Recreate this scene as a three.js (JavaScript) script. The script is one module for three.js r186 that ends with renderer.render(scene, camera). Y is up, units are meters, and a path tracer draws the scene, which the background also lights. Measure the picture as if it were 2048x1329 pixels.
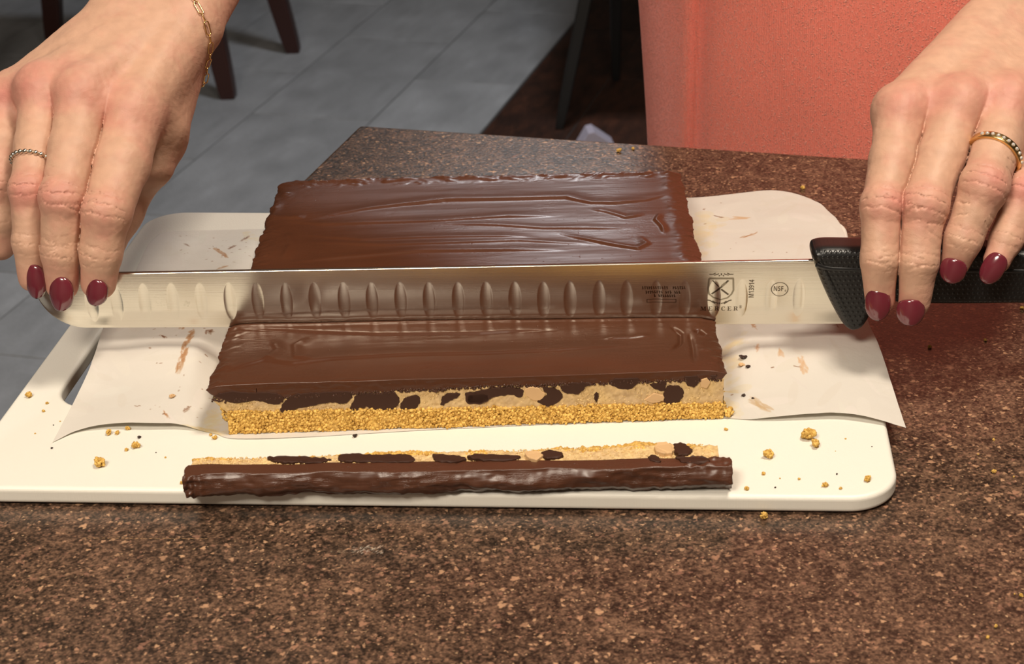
import * as THREE from 'three';
import { mergeGeometries, mergeVertices } from 'three/addons/utils/BufferGeometryUtils.js';
import { RoundedBoxGeometry } from 'three/addons/geometries/RoundedBoxGeometry.js';
import { ImprovedNoise } from 'three/addons/math/ImprovedNoise.js';
import { RectAreaLightUniformsLib } from 'three/addons/lights/RectAreaLightUniformsLib.js';

// ---------------------------------------------------------------- camera, light, exposure
RectAreaLightUniformsLib.init();
const scene = new THREE.Scene();
const CT = 0.91;                                    // height of the countertop above the floor
const V = (x, y, z) => new THREE.Vector3(x, y, z);
const FOC = 3414.9, PITCH = 0.46444, ROLL = -0.011317, PX = 1245.4, PY = 664.5;
const camera = new THREE.PerspectiveCamera(2 * Math.atan(664.5 / FOC) * 180 / Math.PI, 2048 / 1329, 0.05, 40);
camera.position.set(0, CT + 0.37139, 0);
camera.rotation.order = 'YXZ';
camera.rotation.set(-PITCH, 0, ROLL);
camera.setViewOffset(2048, 1329, 1024 - PX, 0, 2048, 1329);
camera.focus = 0.79;
camera.userData.fStop = 27;
camera.updateMatrixWorld();
const renderer = new THREE.WebGLRenderer({ antialias: true });
renderer.toneMapping = THREE.LinearToneMapping;
renderer.toneMappingExposure = 1.33;
renderer.shadowMap.enabled = true;
scene.background = new THREE.Color(0x05060a);

const WARM = new THREE.Color(1.0, 0.875, 0.72), COOL = new THREE.Color(0.95, 0.97, 1.0);
// ceiling panels: [x, z, size x, size z, radiance, colour, label]
const PANELS = [
  [0.40, -0.55, 0.30, 0.30, 53, WARM, 'square warm ceiling light panel above the cutting board'],
  [-0.55, 0.75, 0.60, 0.60, 31, WARM, 'large square warm ceiling light panel behind the camera'],
  [-0.10, -3.05, 0.30, 0.30, 50, COOL, 'square cool white ceiling light panel over the dining chairs'],
];

// ---------------------------------------------------------------- helpers
const CAMP = camera.position.clone();
const RT = V(1, 0, 0), UPV = V(0, Math.cos(PITCH), -Math.sin(PITCH)), FW = V(0, -Math.sin(PITCH), -Math.cos(PITCH));
function rayDir(px, py) {
  const u = px - PX, v = py - PY, c = Math.cos(ROLL), s = Math.sin(ROLL);
  return RT.clone().multiplyScalar((u * c + v * s) / FOC).addScaledVector(UPV, -(-u * s + v * c) / FOC).add(FW);
}
const U = (px, py, d) => CAMP.clone().addScaledVector(rayDir(px, py), d);               // measured sight line, real distance
const G = (px, py, y) => { const r = rayDir(px, py); return CAMP.clone().addScaledVector(r, (CT + y - CAMP.y) / r.y); };
let seed = 12345;
const rnd = () => { seed = (seed * 1664525 + 1013904223) >>> 0; return seed / 4294967296; };
const rr = (a, b) => a + (b - a) * rnd();
const IN = new ImprovedNoise();
const nz = (x, y, z) => IN.noise(x, y, z);
const fbm = (x, y, z, o = 3) => { let a = 0, w = 1, s = 0; for (let i = 0; i < o; i++) { a += w * nz(x, y, z); s += w; w *= 0.5; x = x * 2.03 + 7.1; y = y * 2.03 + 3.7; z = z * 2.03 + 1.3; } return a / s; };
const clamp = (x, a, b) => Math.min(b, Math.max(a, x));
const sst = (a, b, x) => { const t = clamp((x - a) / (b - a), 0, 1); return t * t * (3 - 2 * t); };
const lerp = (a, b, t) => a + (b - a) * t;

const used = {};
function numbered(n) { const k = used[n] = (used[n] ?? -1) + 1; return k ? `${n}_${String(k).padStart(3, '0')}` : n; }
function finish(m) { m.castShadow = m.receiveShadow = true; return m; }
function mesh(name, geo, mat, parent = null) {
  const m = finish(new THREE.Mesh(geo, mat)); m.name = parent ? name : numbered(name);
  (parent ?? scene).add(m); return m;
}
function tag(o, label, category, group, kind) {
  o.userData.label = label; if (category) o.userData.category = category;
  if (group) o.userData.group = group; if (kind) o.userData.kind = kind; return o;
}
function thing(name, label, category, pos = [0, 0, 0], turn = 0, group, kind) {
  const g = new THREE.Group(); g.name = numbered(name); scene.add(g); g.position.set(...pos); g.rotation.y = turn;
  return tag(g, label, category, group, kind);
}
const std = (o) => new THREE.MeshStandardMaterial(o);
const phy = (o) => new THREE.MeshPhysicalMaterial(o);
const lin = (r, g, b) => new THREE.Color().setRGB(r, g, b);

function dataTex(w, h, fn, srgb, wrap = true) {          // fn(x, y) -> [r,g,b] 0..255 or a number
  const d = new Uint8Array(w * h * 4);
  for (let y = 0; y < h; y++) for (let x = 0; x < w; x++) {
    const v = fn(x, y), i = (y * w + x) * 4;
    if (typeof v === 'number') d[i] = d[i + 1] = d[i + 2] = clamp(v, 0, 255); else { d[i] = clamp(v[0], 0, 255); d[i + 1] = clamp(v[1], 0, 255); d[i + 2] = clamp(v[2], 0, 255); }
    d[i + 3] = 255;
  }
  const t = new THREE.DataTexture(d, w, h, THREE.RGBAFormat);
  t.magFilter = THREE.LinearFilter; t.minFilter = THREE.LinearMipmapLinearFilter; t.generateMipmaps = true;
  if (wrap) t.wrapS = t.wrapT = THREE.RepeatWrapping;
  if (srgb) t.colorSpace = THREE.SRGBColorSpace;
  t.needsUpdate = true; return t;
}
function rep(t, k) { const c = t.clone(); c.repeat.set(k, k); c.needsUpdate = true; return c; }
// tileable value noise
function tileNoise(n, s0) {
  const g = new Float32Array(n * n); let s = s0; for (let i = 0; i < n * n; i++) { s = (s * 1664525 + 1013904223) >>> 0; g[i] = s / 4294967296; }
  return (u, v) => { u = ((u % 1) + 1) % 1 * n; v = ((v % 1) + 1) % 1 * n; const x = u | 0, y = v | 0, a = u - x, b = v - y, a2 = a * a * (3 - 2 * a), b2 = b * b * (3 - 2 * b), x1 = (x + 1) % n, y1 = (y + 1) % n;
    return lerp(lerp(g[(y % n) * n + x % n], g[(y % n) * n + x1], a2), lerp(g[y1 * n + x % n], g[y1 * n + x1], a2), b2); };
}
// box whose faces are fine grids; warp(p) moves every vertex, colour(p) gives linear vertex colours
function gridBox(x0, x1, y0, y1, z0, z1, nx, ny, nzz, warp, colour, skip = '') {
  const pos = [], idx = [], P = V(0, 0, 0), key = new Map();
  const add = (i, j, k) => {
    const id = (i * (ny + 1) + j) * (nzz + 1) + k; let n = key.get(id);
    if (n === undefined) { n = pos.length / 3; key.set(id, n); pos.push(lerp(x0, x1, i / nx), lerp(y0, y1, j / ny), lerp(z0, z1, k / nzz)); }
    return n;
  };
  const face = (na, nb, at, flip) => { for (let a = 0; a < na; a++) for (let b = 0; b < nb; b++) { const q = [at(a, b), at(a + 1, b), at(a + 1, b + 1), at(a, b + 1)]; if (flip) q.reverse(); idx.push(q[0], q[1], q[2], q[0], q[2], q[3]); } };
  if (!skip.includes('f')) face(nx, ny, (a, b) => add(a, b, nzz), false);
  if (!skip.includes('k')) face(nx, ny, (a, b) => add(a, b, 0), true);
  if (!skip.includes('t')) face(nx, nzz, (a, b) => add(a, ny, b), true);
  if (!skip.includes('b')) face(nx, nzz, (a, b) => add(a, 0, b), false);
  if (!skip.includes('l')) face(nzz, ny, (a, b) => add(0, b, a), false);
  if (!skip.includes('r')) face(nzz, ny, (a, b) => add(nx, b, a), true);
  const col = colour ? new Float32Array(pos.length) : null;
  for (let i = 0; i < pos.length; i += 3) {
    P.set(pos[i], pos[i + 1], pos[i + 2]);
    if (col) { const c = colour(P); col[i] = c[0]; col[i + 1] = c[1]; col[i + 2] = c[2]; }
    warp(P); pos[i] = P.x; pos[i + 1] = P.y; pos[i + 2] = P.z;
  }
  const g = new THREE.BufferGeometry(); g.setAttribute('position', new THREE.Float32BufferAttribute(pos, 3)); g.setIndex(idx);
  if (col) g.setAttribute('color', new THREE.BufferAttribute(col, 3));
  g.computeVertexNormals(); return g;
}
function planarUV(g, f) { const p = g.attributes.position, uv = new Float32Array(p.count * 2); for (let i = 0; i < p.count; i++) { const q = f(p.getX(i), p.getY(i), p.getZ(i)); uv[2 * i] = q[0]; uv[2 * i + 1] = q[1]; } g.setAttribute('uv', new THREE.BufferAttribute(uv, 2)); return g; }

// ---------------------------------------------------------------- room
const mWall = std({ color: lin(0.30, 0.27, 0.235), roughness: 0.9 });
const mCeil = std({ color: lin(0.72, 0.69, 0.64), roughness: 0.95 });
const RX0 = -3.0, RX1 = 3.0, RZ0 = -6.4, RZ1 = 2.4, RH = 2.5;
function slabBox(name, label, x0, x1, y0, y1, z0, z1, m) { const o = mesh(name, new THREE.BoxGeometry(x1 - x0, y1 - y0, z1 - z0), m); o.position.set((x0 + x1) / 2, (y0 + y1) / 2, (z0 + z1) / 2); return tag(o, label, 'wall', null, 'structure'); }
slabBox('wall_left', 'plain cream wall on the left of the room', RX0 - 0.1, RX0, 0, RH, RZ0, RZ1, mWall);
slabBox('wall_right', 'plain cream wall on the right of the room', RX1, RX1 + 0.1, 0, RH, RZ0, RZ1, mWall);
slabBox('wall_back', 'plain cream wall behind the dining chairs', RX0 - 0.1, RX1 + 0.1, 0, RH, RZ0 - 0.1, RZ0, mWall);
slabBox('wall_front', 'plain cream wall behind the camera', RX0 - 0.1, RX1 + 0.1, 0, RH, RZ1, RZ1 + 0.1, mWall);
tag(slabBox('ceiling', 'flat white ceiling', RX0 - 0.1, RX1 + 0.1, RH, RH + 0.1, RZ0 - 0.1, RZ1 + 0.1, mCeil), 'flat white ceiling with square light panels', 'ceiling', null, 'structure');
for (const [x, z, sx, sz, L, col, label] of PANELS) {
  const g = thing('ceiling_light', label, 'ceiling light', [x, RH, z]);
  const fr = mesh('frame', new RoundedBoxGeometry(sx + 0.04, 0.03, sz + 0.04, 2, 0.006), std({ color: 0xdedede, roughness: 0.5 }), g); fr.position.y = -0.0155;
  const df = mesh('diffuser', new THREE.BoxGeometry(sx, 0.006, sz), std({ color: 0xffffff, emissive: col, emissiveIntensity: 3.0, roughness: 0.6 }), g); df.position.y = -0.034;
  const li = new THREE.RectAreaLight(col, L, sx, sz); li.position.set(0, -0.04, 0); li.rotation.x = -Math.PI / 2; li.name = 'panel_glow'; g.add(li);
}

// ---------------------------------------------------------------- floor
const YC = -0.2178;                                  // turn of the counter and of the tiles
const tn1 = tileNoise(8, 11), tn2 = tileNoise(32, 12), tn3 = tileNoise(128, 13), tn4 = tileNoise(256, 14);
const tileTex = dataTex(512, 512, (x, y) => { const u = x / 512, v = y / 512; const n = tn1(u, v) * 0.5 + tn2(u, v * 0.25) * 0.3 + tn3(u, v) * 0.2; const k = 176 + (n - 0.5) * 46; return [k * 0.985, k, k * 1.02]; }, true);
const floor = new THREE.Group(); floor.name = 'floor'; scene.add(floor); floor.rotation.y = YC; floor.position.set(-0.5581, 0, -3.6159);
tag(floor, 'grey rectangular stone-look floor tiles with thin dark joints', 'floor', null, 'structure');
const TW = 0.286, TL = 0.60;
{
  const bed = mesh('grout', new THREE.BoxGeometry(8.8, 0.02, 12), std({ color: lin(0.07, 0.07, 0.072), roughness: 0.9 }), floor); bed.position.set(0.6, -0.0125, 1.6);
  const geo = new RoundedBoxGeometry(TW - 0.003, 0.012, TL - 0.003, 1, 0.0012); planarUV(geo, (x, y, z) => [x / 0.6, z / 0.6]);
  const mats = [0, 1, 2, 3].map((k) => { const t = tileTex.clone(); t.offset.set(k * 0.27, k * 0.41); t.needsUpdate = true; return std({ map: t, color: new THREE.Color(0.93 + 0.05 * (k % 3), 0.93 + 0.05 * (k % 3), 0.94 + 0.05 * (k % 3)), roughness: 0.33, metalness: 0 }); });
  const far = [];
  for (let i = -8; i <= 0; i++) for (let j = -5; j <= 8; j++) {
    if (i * TW > 0.01) continue;
    const zz = -0.0117 + j * TL + ((i % 2) ? 0.3 : 0);
    const wide = i === 0 ? 0.262 / TW : 1;
    const t = new THREE.Vector3(i * TW + TW * wide / 2, 0, zz).applyAxisAngle(V(0, 1, 0), YC).add(floor.position);
    if (t.x < RX0 + 0.2 || t.z < RZ0 + 0.2 || t.z > RZ1 - 0.2) continue;
    const m = mesh('tile', geo, mats[(i * 7 + j * 3 + 70) % 4], floor); m.position.set(i * TW + TW * wide / 2, -0.006 + 0.0, zz); m.scale.x = wide;
  }
}
{ // brown boards beyond the edge of the tiles
  const wt = dataTex(512, 512, (x, y) => { const u = x / 512, v = y / 512; const n = tn1(u, v) * 0.35 + tn2(u, v * 0.3) * 0.35 + tn3(u, v * 0.25) * 0.3; return [64 + (n - 0.5) * 70, 36 + (n - 0.5) * 44, 24 + (n - 0.5) * 30]; }, true);
  const f2 = new THREE.Group(); f2.name = numbered('floor'); scene.add(f2); f2.rotation.y = YC; f2.position.copy(floor.position);
  tag(f2, 'dark brown mottled wood floor beside the grey tiles', 'floor', null, 'structure');
  const geo = new RoundedBoxGeometry(0.187, 0.012, 1.197, 1, 0.001); planarUV(geo, (x, y, z) => [x / 0.5, z / 0.5]);
  const ms = [0, 1, 2].map((k) => { const t = wt.clone(); t.offset.set(k * 0.31, k * 0.23); t.needsUpdate = true; return std({ map: t, roughness: 0.6 }); });
  for (let i = 0; i < 14; i++) for (let j = -2; j < 5; j++) { const m = mesh('plank', geo, ms[(i + j * 2 + 9) % 3], f2); m.position.set(0.266 + 0.19 * i + 0.094, -0.006, -0.2 + j * 1.2 + (i % 3) * 0.4); }
}

// ---------------------------------------------------------------- countertop
const ctSize = 0.5;
function speckle() {
  const N = 2048, c = new Float32Array(N * N * 3), h = new Float32Array(N * N);
  const a1 = tileNoise(16, 3), a2 = tileNoise(90, 4), a3 = tileNoise(420, 5), a4 = tileNoise(900, 6);
  for (let y = 0; y < N; y++) for (let x = 0; x < N; x++) {
    const u = x / N, v = y / N, i = y * N + x;
    const n = a1(u, v) * 0.07 + a2(u, v) * 0.2 + a3(u, v) * 0.4 + a4(u, v) * 0.33, k = 0.45 + 1.1 * clamp((n - 0.25) * 2, 0, 1);
    c[3 * i] = 78 * k; c[3 * i + 1] = 60 * k; c[3 * i + 2] = 48 * k; h[i] = a3(u, v) * 0.5 + a4(u, v) * 0.3 + a2(u, v) * 0.3;
  }
  const pal = [[178, 138, 108], [160, 120, 96], [192, 152, 118], [136, 99, 82], [42, 33, 30], [32, 26, 25], [142, 102, 86], [108, 78, 66], [206, 172, 134]];
  for (let k = 0; k < 52000; k++) {
    const X = rnd() * N, Y = rnd() * N, big = rnd(), r = big > 0.985 ? rr(4.5, 7.5) : big > 0.86 ? rr(2.8, 4.8) : rr(0.9, 2.6), e = rr(0.5, 1), th = rnd() * 6.283, ct = Math.cos(th), st = Math.sin(th);
    const p = pal[(rnd() * (r > 3.2 ? 4 : pal.length)) | 0], al = r > 2.8 ? rr(0.6, 0.95) : rr(0.4, 0.9), ph = rnd() * 6.28, R = Math.ceil(r * 1.4);
    for (let dy = -R; dy <= R; dy++) for (let dx = -R; dx <= R; dx++) {
      const qx = (dx * ct + dy * st), qy = (-dx * st + dy * ct) / e, ang = Math.atan2(qy, qx), q = Math.hypot(qx, qy) / (r * (1 + 0.22 * Math.sin(3 * ang + ph) + 0.12 * Math.sin(5 * ang + 2 * ph)));
      if (q > 1.1) continue; const w = al * sst(1.1, 0.7, q), i = (((Y + dy) | 0) + N) % N * N + (((X + dx) | 0) + N) % N;
      c[3 * i] = lerp(c[3 * i], p[0], w); c[3 * i + 1] = lerp(c[3 * i + 1], p[1], w); c[3 * i + 2] = lerp(c[3 * i + 2], p[2], w); h[i] += w * 0.15;
    }
  }
  // scratches and a worn pale scuff, at their place on the laminate
  const sc = (a, b, wd, col, al) => { const f = (p) => { const q = G(p[0], p[1], 0).sub(V(-0.1681, CT, -1.0437)).applyAxisAngle(V(0, 1, 0), -YC); return [q.x / ctSize * N, q.z / ctSize * N]; }, A = f(a), B = f(b), L = Math.hypot(B[0] - A[0], B[1] - A[1]); for (let t = 0; t <= L; t += 0.5) { const X = lerp(A[0], B[0], t / L), Y = lerp(A[1], B[1], t / L), k = al * (0.5 + 0.5 * Math.sin(t * 0.7) * Math.sin(t * 0.13)); for (let e = 0; e < wd; e++) { const i = ((((Y + e) | 0) % N + N) % N * N + (((X) | 0) % N + N) % N) * 3; c[i] = lerp(c[i], col[0], k); c[i + 1] = lerp(c[i + 1], col[1], k); c[i + 2] = lerp(c[i + 2], col[2], k); } } };
  sc([170, 1084], [425, 1085], 1, [200, 160, 110], 0.8); sc([575, 1325], [602, 1282], 1, [190, 160, 130], 0.6); sc([300, 1255], [285, 1290], 1, [150, 130, 120], 0.4); sc([420, 1280], [520, 1268], 1, [140, 110, 90], 0.4);
  for (let k = 0; k < 60; k++) { const x = 735 + rr(-24, 28) + rr(-16, 16), y = 1108 + rr(-8, 8); sc([x, y], [x + rr(2, 8), y - rr(0, 5)], 1, [225, 220, 205], rr(0.3, 0.8)); }
  for (let k = 0; k < 14; k++) { const x = rr(665, 700), y = 1112 + rr(-3, 3); sc([x, y], [x + rr(2, 6), y - rr(0, 2)], 1, [200, 180, 150], 0.5); }
  return [dataTex(N, N, (x, y) => { const i = 3 * (y * N + x); return [c[i], c[i + 1], c[i + 2]]; }, true), dataTex(1024, 1024, (x, y) => h[(y * 2) * N + x * 2] * 190, false)];
}
const [ctCol, ctBump] = speckle();
const mCounter = phy({ map: rep(ctCol, 1 / ctSize), bumpMap: rep(ctBump, 1 / ctSize), bumpScale: 0.00016, roughness: 0.29, specularIntensity: 1 });
{
  const cab = thing('counter_unit', 'brown wooden base cabinet under the speckled countertop', 'cabinet', [-0.1681, 0, -1.0437], YC);
  const mc = std({ color: lin(0.10, 0.045, 0.025), roughness: 0.5 });
  const body = mesh('body', new RoundedBoxGeometry(1.8, CT - 0.045, 0.72, 2, 0.004), mc, cab); body.position.set(1.02, (CT - 0.04) / 2 - 0.002, 0.47);
  for (let k = 0; k < 3; k++) { const d = mesh('door', new RoundedBoxGeometry(0.56, 0.66, 0.018, 2, 0.004), mc, cab); d.position.set(0.44 + k * 0.58, 0.45, 0.8395); const hd = mesh('handle', new THREE.CapsuleGeometry(0.006, 0.1, 4, 10), std({ color: 0x999999, metalness: 1, roughness: 0.3 }), d); hd.position.set(0.22, 0.2, 0.0165); }
  const sh = new THREE.Shape(), W = 1.95, D = 0.93, r = 0.004; // x along the back edge, y = towards the camera
  sh.moveTo(r, 0); sh.lineTo(W - r, 0); sh.quadraticCurveTo(W, 0, W, r); sh.lineTo(W, D - r); sh.quadraticCurveTo(W, D, W - r, D); sh.lineTo(r, D); sh.quadraticCurveTo(0, D, 0, D - r); sh.lineTo(0, r); sh.quadraticCurveTo(0, 0, r, 0);
  const g = new THREE.ExtrudeGeometry(sh, { depth: 0.034, bevelEnabled: true, bevelThickness: 0.003, bevelSize: 0.003, bevelOffset: -0.003, bevelSegments: 4, curveSegments: 6 });
  g.rotateX(Math.PI / 2);            // shape y -> +z, extrusion -> down
  planarUV(g, (x, y, z) => [x + y * 0.7, z + y * 0.7]);
  const top = mesh('countertop', g, mCounter); top.position.set(-0.1681, CT - 0.003, -1.0437); top.rotation.y = YC;
  tag(top, 'dark brown speckled laminate countertop with a polished edge', 'countertop');
}

// ---------------------------------------------------------------- cutting board
const TB = 0.0085, YB = -0.0422, BW = 0.3836, BD = 0.2904;
const BO = V(-0.2734, CT, -0.5909);
{
  const sh = new THREE.Shape(), r = 0.021, W = BW, D = BD;
  sh.moveTo(r, 0); sh.lineTo(W - r, 0); sh.absarc(W - r, r, r, -Math.PI / 2, 0); sh.lineTo(W, D - r); sh.absarc(W - r, D - r, r, 0, Math.PI / 2); sh.lineTo(r, D); sh.absarc(r, D - r, r, Math.PI / 2, Math.PI); sh.lineTo(0, r); sh.absarc(r, r, r, Math.PI, 1.5 * Math.PI);
  const ho = new THREE.Path(), hx = 0.0365, hr = 0.0180, h0 = 0.068, h1 = D - 0.068;
  ho.moveTo(hx + hr, h0 + hr); ho.lineTo(hx + hr, h1 - hr); ho.absarc(hx, h1 - hr, hr, 0, Math.PI); ho.lineTo(hx - hr, h0 + hr); ho.absarc(hx, h0 + hr, hr, Math.PI, 2 * Math.PI);
  sh.holes.push(ho);
  const g = new THREE.ExtrudeGeometry(sh, { depth: TB - 0.005, bevelEnabled: true, bevelThickness: 0.002, bevelSize: 0.002, bevelOffset: -0.002, bevelSegments: 5, curveSegments: 16 });
  g.rotateX(-Math.PI / 2); g.translate(0, 0.003, 0);         // shape y -> -z
  planarUV(g, (x, y, z) => [x * 1, z * 1]);
  const bt = dataTex(512, 512, (x, y) => 128 + (tn4(x / 512, y / 512) - 0.5) * 150 + (tn3(x / 512, y / 512) - 0.5) * 60, false);
  const b = mesh('cutting_board', g, phy({ color: lin(0.80, 0.775, 0.70), bumpMap: rep(bt, 1 / 0.09), bumpScale: 0.00006, roughness: 0.42 }));
  b.position.copy(BO); b.rotation.y = YB;
  tag(b, 'white plastic cutting board with rounded corners and a handle slot', 'cutting board');
}

// ---------------------------------------------------------------- layered chocolate slab
const YS = 0.0447, SO = V(-0.1748, CT + TB, -0.6311), SW = 0.2184, SH = 0.0234, SD = 0.2324;
const SX = V(Math.cos(YS), 0, -Math.sin(YS)), SZ = V(Math.sin(YS), 0, Math.cos(YS));   // local x and z (towards the camera)
const toSlab = (p) => { const q = p.clone().sub(SO); return V(q.dot(SX), q.y, q.dot(SZ)); };
const onFront = (px, py) => { const r = rayDir(px, py), o = CAMP.clone().sub(SO); const t = -o.dot(SZ) / r.dot(SZ); return toSlab(CAMP.clone().addScaledVector(r, t)); };
const onTop = (px, py) => toSlab(G(px, py, TB + SH));
const z3 = (x, y) => [360 + x / 3.3217, 640 + y / 3.3217], z4 = (x, y) => [900 + x / 3.3217, 640 + y / 3.3217], z5 = (x, y) => [450 + x / 2.048, 320 + y / 2.048];
const path = (f, a) => a.map(([x, y]) => f(x, y));

const strokes = [];
function stroke(pts, amp, wf, wb) { const q = pts.map(([x, y]) => { const t = onTop(x, y); return [t.x, -t.z]; }); strokes.push({ q, amp, wf, wb, lo: Math.min(...q.map((a) => a[1])) - 0.016, hi: Math.max(...q.map((a) => a[1])) + 0.016 }); }
stroke(path(z5, [[330, 250], [500, 217], [600, 200], [730, 183], [900, 166], [1200, 160], [1400, 155], [1500, 178], [1600, 178], [1720, 165], [1850, 130]]), 0.0011, 0.0016, 0.006);
stroke(path(z5, [[230, 250], [400, 265], [600, 258], [900, 250], [1150, 235], [1350, 232]]), 0.0007, 0.0014, 0.005);
stroke(path(z5, [[820, 262], [1130, 270], [1300, 280], [1440, 280], [1700, 282]]), 0.0006, 0.0012, 0.004);
stroke(path(z5, [[330, 310], [560, 330], [800, 320], [1080, 315], [1280, 315]]), 0.0007, 0.0014, 0.005);
stroke(path(z5, [[340, 340], [650, 352], [850, 345], [1200, 330], [1530, 345]]), 0.0006, 0.0012, 0.004);
stroke(path(z5, [[270, 420], [500, 400], [800, 375], [1080, 370], [1400, 368]]), 0.0008, 0.0013, 0.005);
stroke(path(z5, [[1370, 300], [1500, 330], [1600, 350], [1690, 365], [1730, 345], [1700, 315]]), 0.0010, 0.0012, 0.0025);
stroke(path(z5, [[150, 235], [250, 240], [330, 240]]), 0.0008, 0.0015, 0.004);
stroke(path(z5, [[1780, 225], [1765, 250], [1790, 275], [1800, 300]]), 0.0009, 0.001, 0.002);
stroke(path(z5, [[180, 130], [210, 180], [170, 260]]), 0.0009, 0.002, 0.003);
stroke(path(z5, [[250, 300], [270, 350], [240, 410]]), 0.0008, 0.002, 0.003);
stroke(path(z5, [[1500, 205], [1560, 215], [1640, 240], [1720, 228]]), 0.0007, 0.0012, 0.003);
stroke([...path(z3, [[350, 60], [700, 70], [900, 82], [1300, 97], [1993, 92]]), ...path(z4, [[400, 80], [700, 75]])], -0.0012, 0.0009, 0.0012);
stroke([...path(z3, [[250, 350], [400, 310], [560, 270], [750, 290], [1000, 260], [1500, 235], [1993, 225]]), ...path(z4, [[700, 205], [1000, 182], [1250, 175]])], 0.0008, 0.0012, 0.006);
stroke(path(z3, [[610, 130], [650, 200], [600, 250], [560, 275]]), 0.0009, 0.0015, 0.003);
stroke(path(z3, [[850, 120], [760, 170], [770, 260], [880, 270]]), 0.0009, 0.0012, 0.003);
stroke(path(z4, [[1020, 130], [1200, 125], [1330, 105]]), 0.0008, 0.0008, 0.002);
stroke(path(z4, [[1470, 45], [1530, 90], [1530, 150], [1480, 200]]), -0.0013, 0.0008, 0.001);
stroke(path(z4, [[1590, 90], [1610, 180], [1620, 280]]), -0.0009, 0.0008, 0.0012);
stroke(path(z4, [[1630, 60], [1690, 95]]), -0.002, 0.001, 0.0012);
stroke(path(z3, [[200, 425], [500, 425], [900, 428], [1100, 402], [1500, 400], [1993, 385]]), 0.0003, 0.0006, 0.0014);
function strokeH(x, w) {
  let h = 0;
  for (const s of strokes) {
    if (w < s.lo || w > s.hi) continue;
    let best = 1e9, side = 1, tt = 0; const n = s.q.length - 1;
    for (let i = 0; i < n; i++) {
      const [ax, ay] = s.q[i], [bx, by] = s.q[i + 1], dx = bx - ax, dy = by - ay, t = clamp(((x - ax) * dx + (w - ay) * dy) / (dx * dx + dy * dy), 0, 1), ex = x - ax - dx * t, ey = w - ay - dy * t, d = ex * ex + ey * ey;
      if (d < best) { best = d; side = (dx * ey - dy * ex) > 0 ? 1 : -1; tt = (i + t) / n; }
    }
    const d = Math.sqrt(best), wd = side > 0 ? s.wb : s.wf; if (d > 4 * wd) continue;
    h += s.amp * Math.exp(-(d / wd) * (d / wd) * (side > 0 ? 1 : 1)) * Math.min(1, 5 * tt + 0.1, 5 * (1 - tt) + 0.1);
  }
  return h;
}
// knife line in slab coordinates
const YK = 0.0076, KT = -0.0104, KO = V(-0.2611, CT + 0.0311, -0.6900);
const kA = toSlab(KO), kB = toSlab(KO.clone().add(V(Math.cos(YK), 0, -Math.sin(YK)).multiplyScalar(0.356)));
const knifeW = (x) => -lerp(kA.z, kB.z, (x - kA.x) / (kB.x - kA.x));
const chocCol = (p) => { const n = 0.5 + 0.5 * fbm(p.x * 60, p.y * 60, p.z * 60, 2); return [lerp(0.070, 0.088, n), lerp(0.0235, 0.030, n), lerp(0.0105, 0.0135, n)]; };
const sA = tileNoise(10, 41), sB = tileNoise(64, 42), sC = tileNoise(200, 43), sD = tileNoise(400, 44);
const streaks = dataTex(1024, 1024, (x, y) => { const u = x / 1024, v = y / 1024, m = sst(0.45, 0.8, sA(u, v)); return 120 + 60 * (sB(u * 0.25 + 0.02 * sA(u, v), v) - 0.5) + 70 * m * (sC(u * 0.2, v) - 0.5) + 40 * m * (sD(u * 0.5, v) - 0.5) - 90 * sst(0.93, 0.99, sC(u * 0.45, v + 0.3)); }, false);
const mChoc = phy({ vertexColors: true, roughness: 0.34, specularIntensity: 0.6, clearcoat: 0.06, clearcoatRoughness: 0.12, bumpMap: rep(streaks, 1 / 0.16), bumpScale: 0.00022 });
const mDough = std({ vertexColors: true, roughness: 0.75 });
const mCrust = std({ vertexColors: true, roughness: 0.85 });
const mChip = phy({ color: lin(0.046, 0.018, 0.0105), roughness: 0.55, specularIntensity: 0.45 });
const mNut = std({ color: lin(0.62, 0.40, 0.20), roughness: 0.6 });
const grain = (p, s) => { const a = nz(p.x * s, p.y * s, p.z * s), b = nz(p.x * s * 2.3 + 5, p.y * s * 2.3, p.z * s * 2.3); return 0.6 * a + 0.4 * b; };
const crustCol = (p) => { const n = clamp(0.5 + 0.9 * grain(p, 700), 0, 1), m = clamp(0.5 + fbm(p.x * 90, p.y * 90, p.z * 90, 2), 0, 1); return [lerp(0.42, 0.85, n) * lerp(0.85, 1.05, m), lerp(0.22, 0.55, n) * lerp(0.85, 1.05, m), lerp(0.035, 0.14, n)]; };
const doughCol = (p) => { const n = clamp(0.5 + 0.9 * grain(p, 480), 0, 1), m = clamp(0.5 + fbm(p.x * 120, p.y * 120, p.z * 120, 2), 0, 1); return [lerp(0.50, 0.80, n) * lerp(0.85, 1.05, m), lerp(0.33, 0.58, n) * lerp(0.85, 1.05, m), lerp(0.14, 0.28, n)]; };
const Y1 = 0.0085, Y2 = 0.0190;
const b1 = (x, w) => lerp(0.0104, 0.0064, x / SW) - Y1 + 0.0009 * fbm(x * 70, 3, w * 70, 3) + 0.0004 * nz(x * 420, 1, w * 420);   // where dough meets crust
const b2 = (x, w) => -0.0022 * (1 - sst(0.01, 0.12, x)) + 0.0009 * fbm(x * 90, 7, w * 90, 3) + 0.0005 * nz(x * 380, 2, w * 380);                                     // where frosting meets dough
const ICO = mergeVertices(new THREE.IcosahedronGeometry(1, 0).deleteAttribute('uv').deleteAttribute('normal'));
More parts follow.
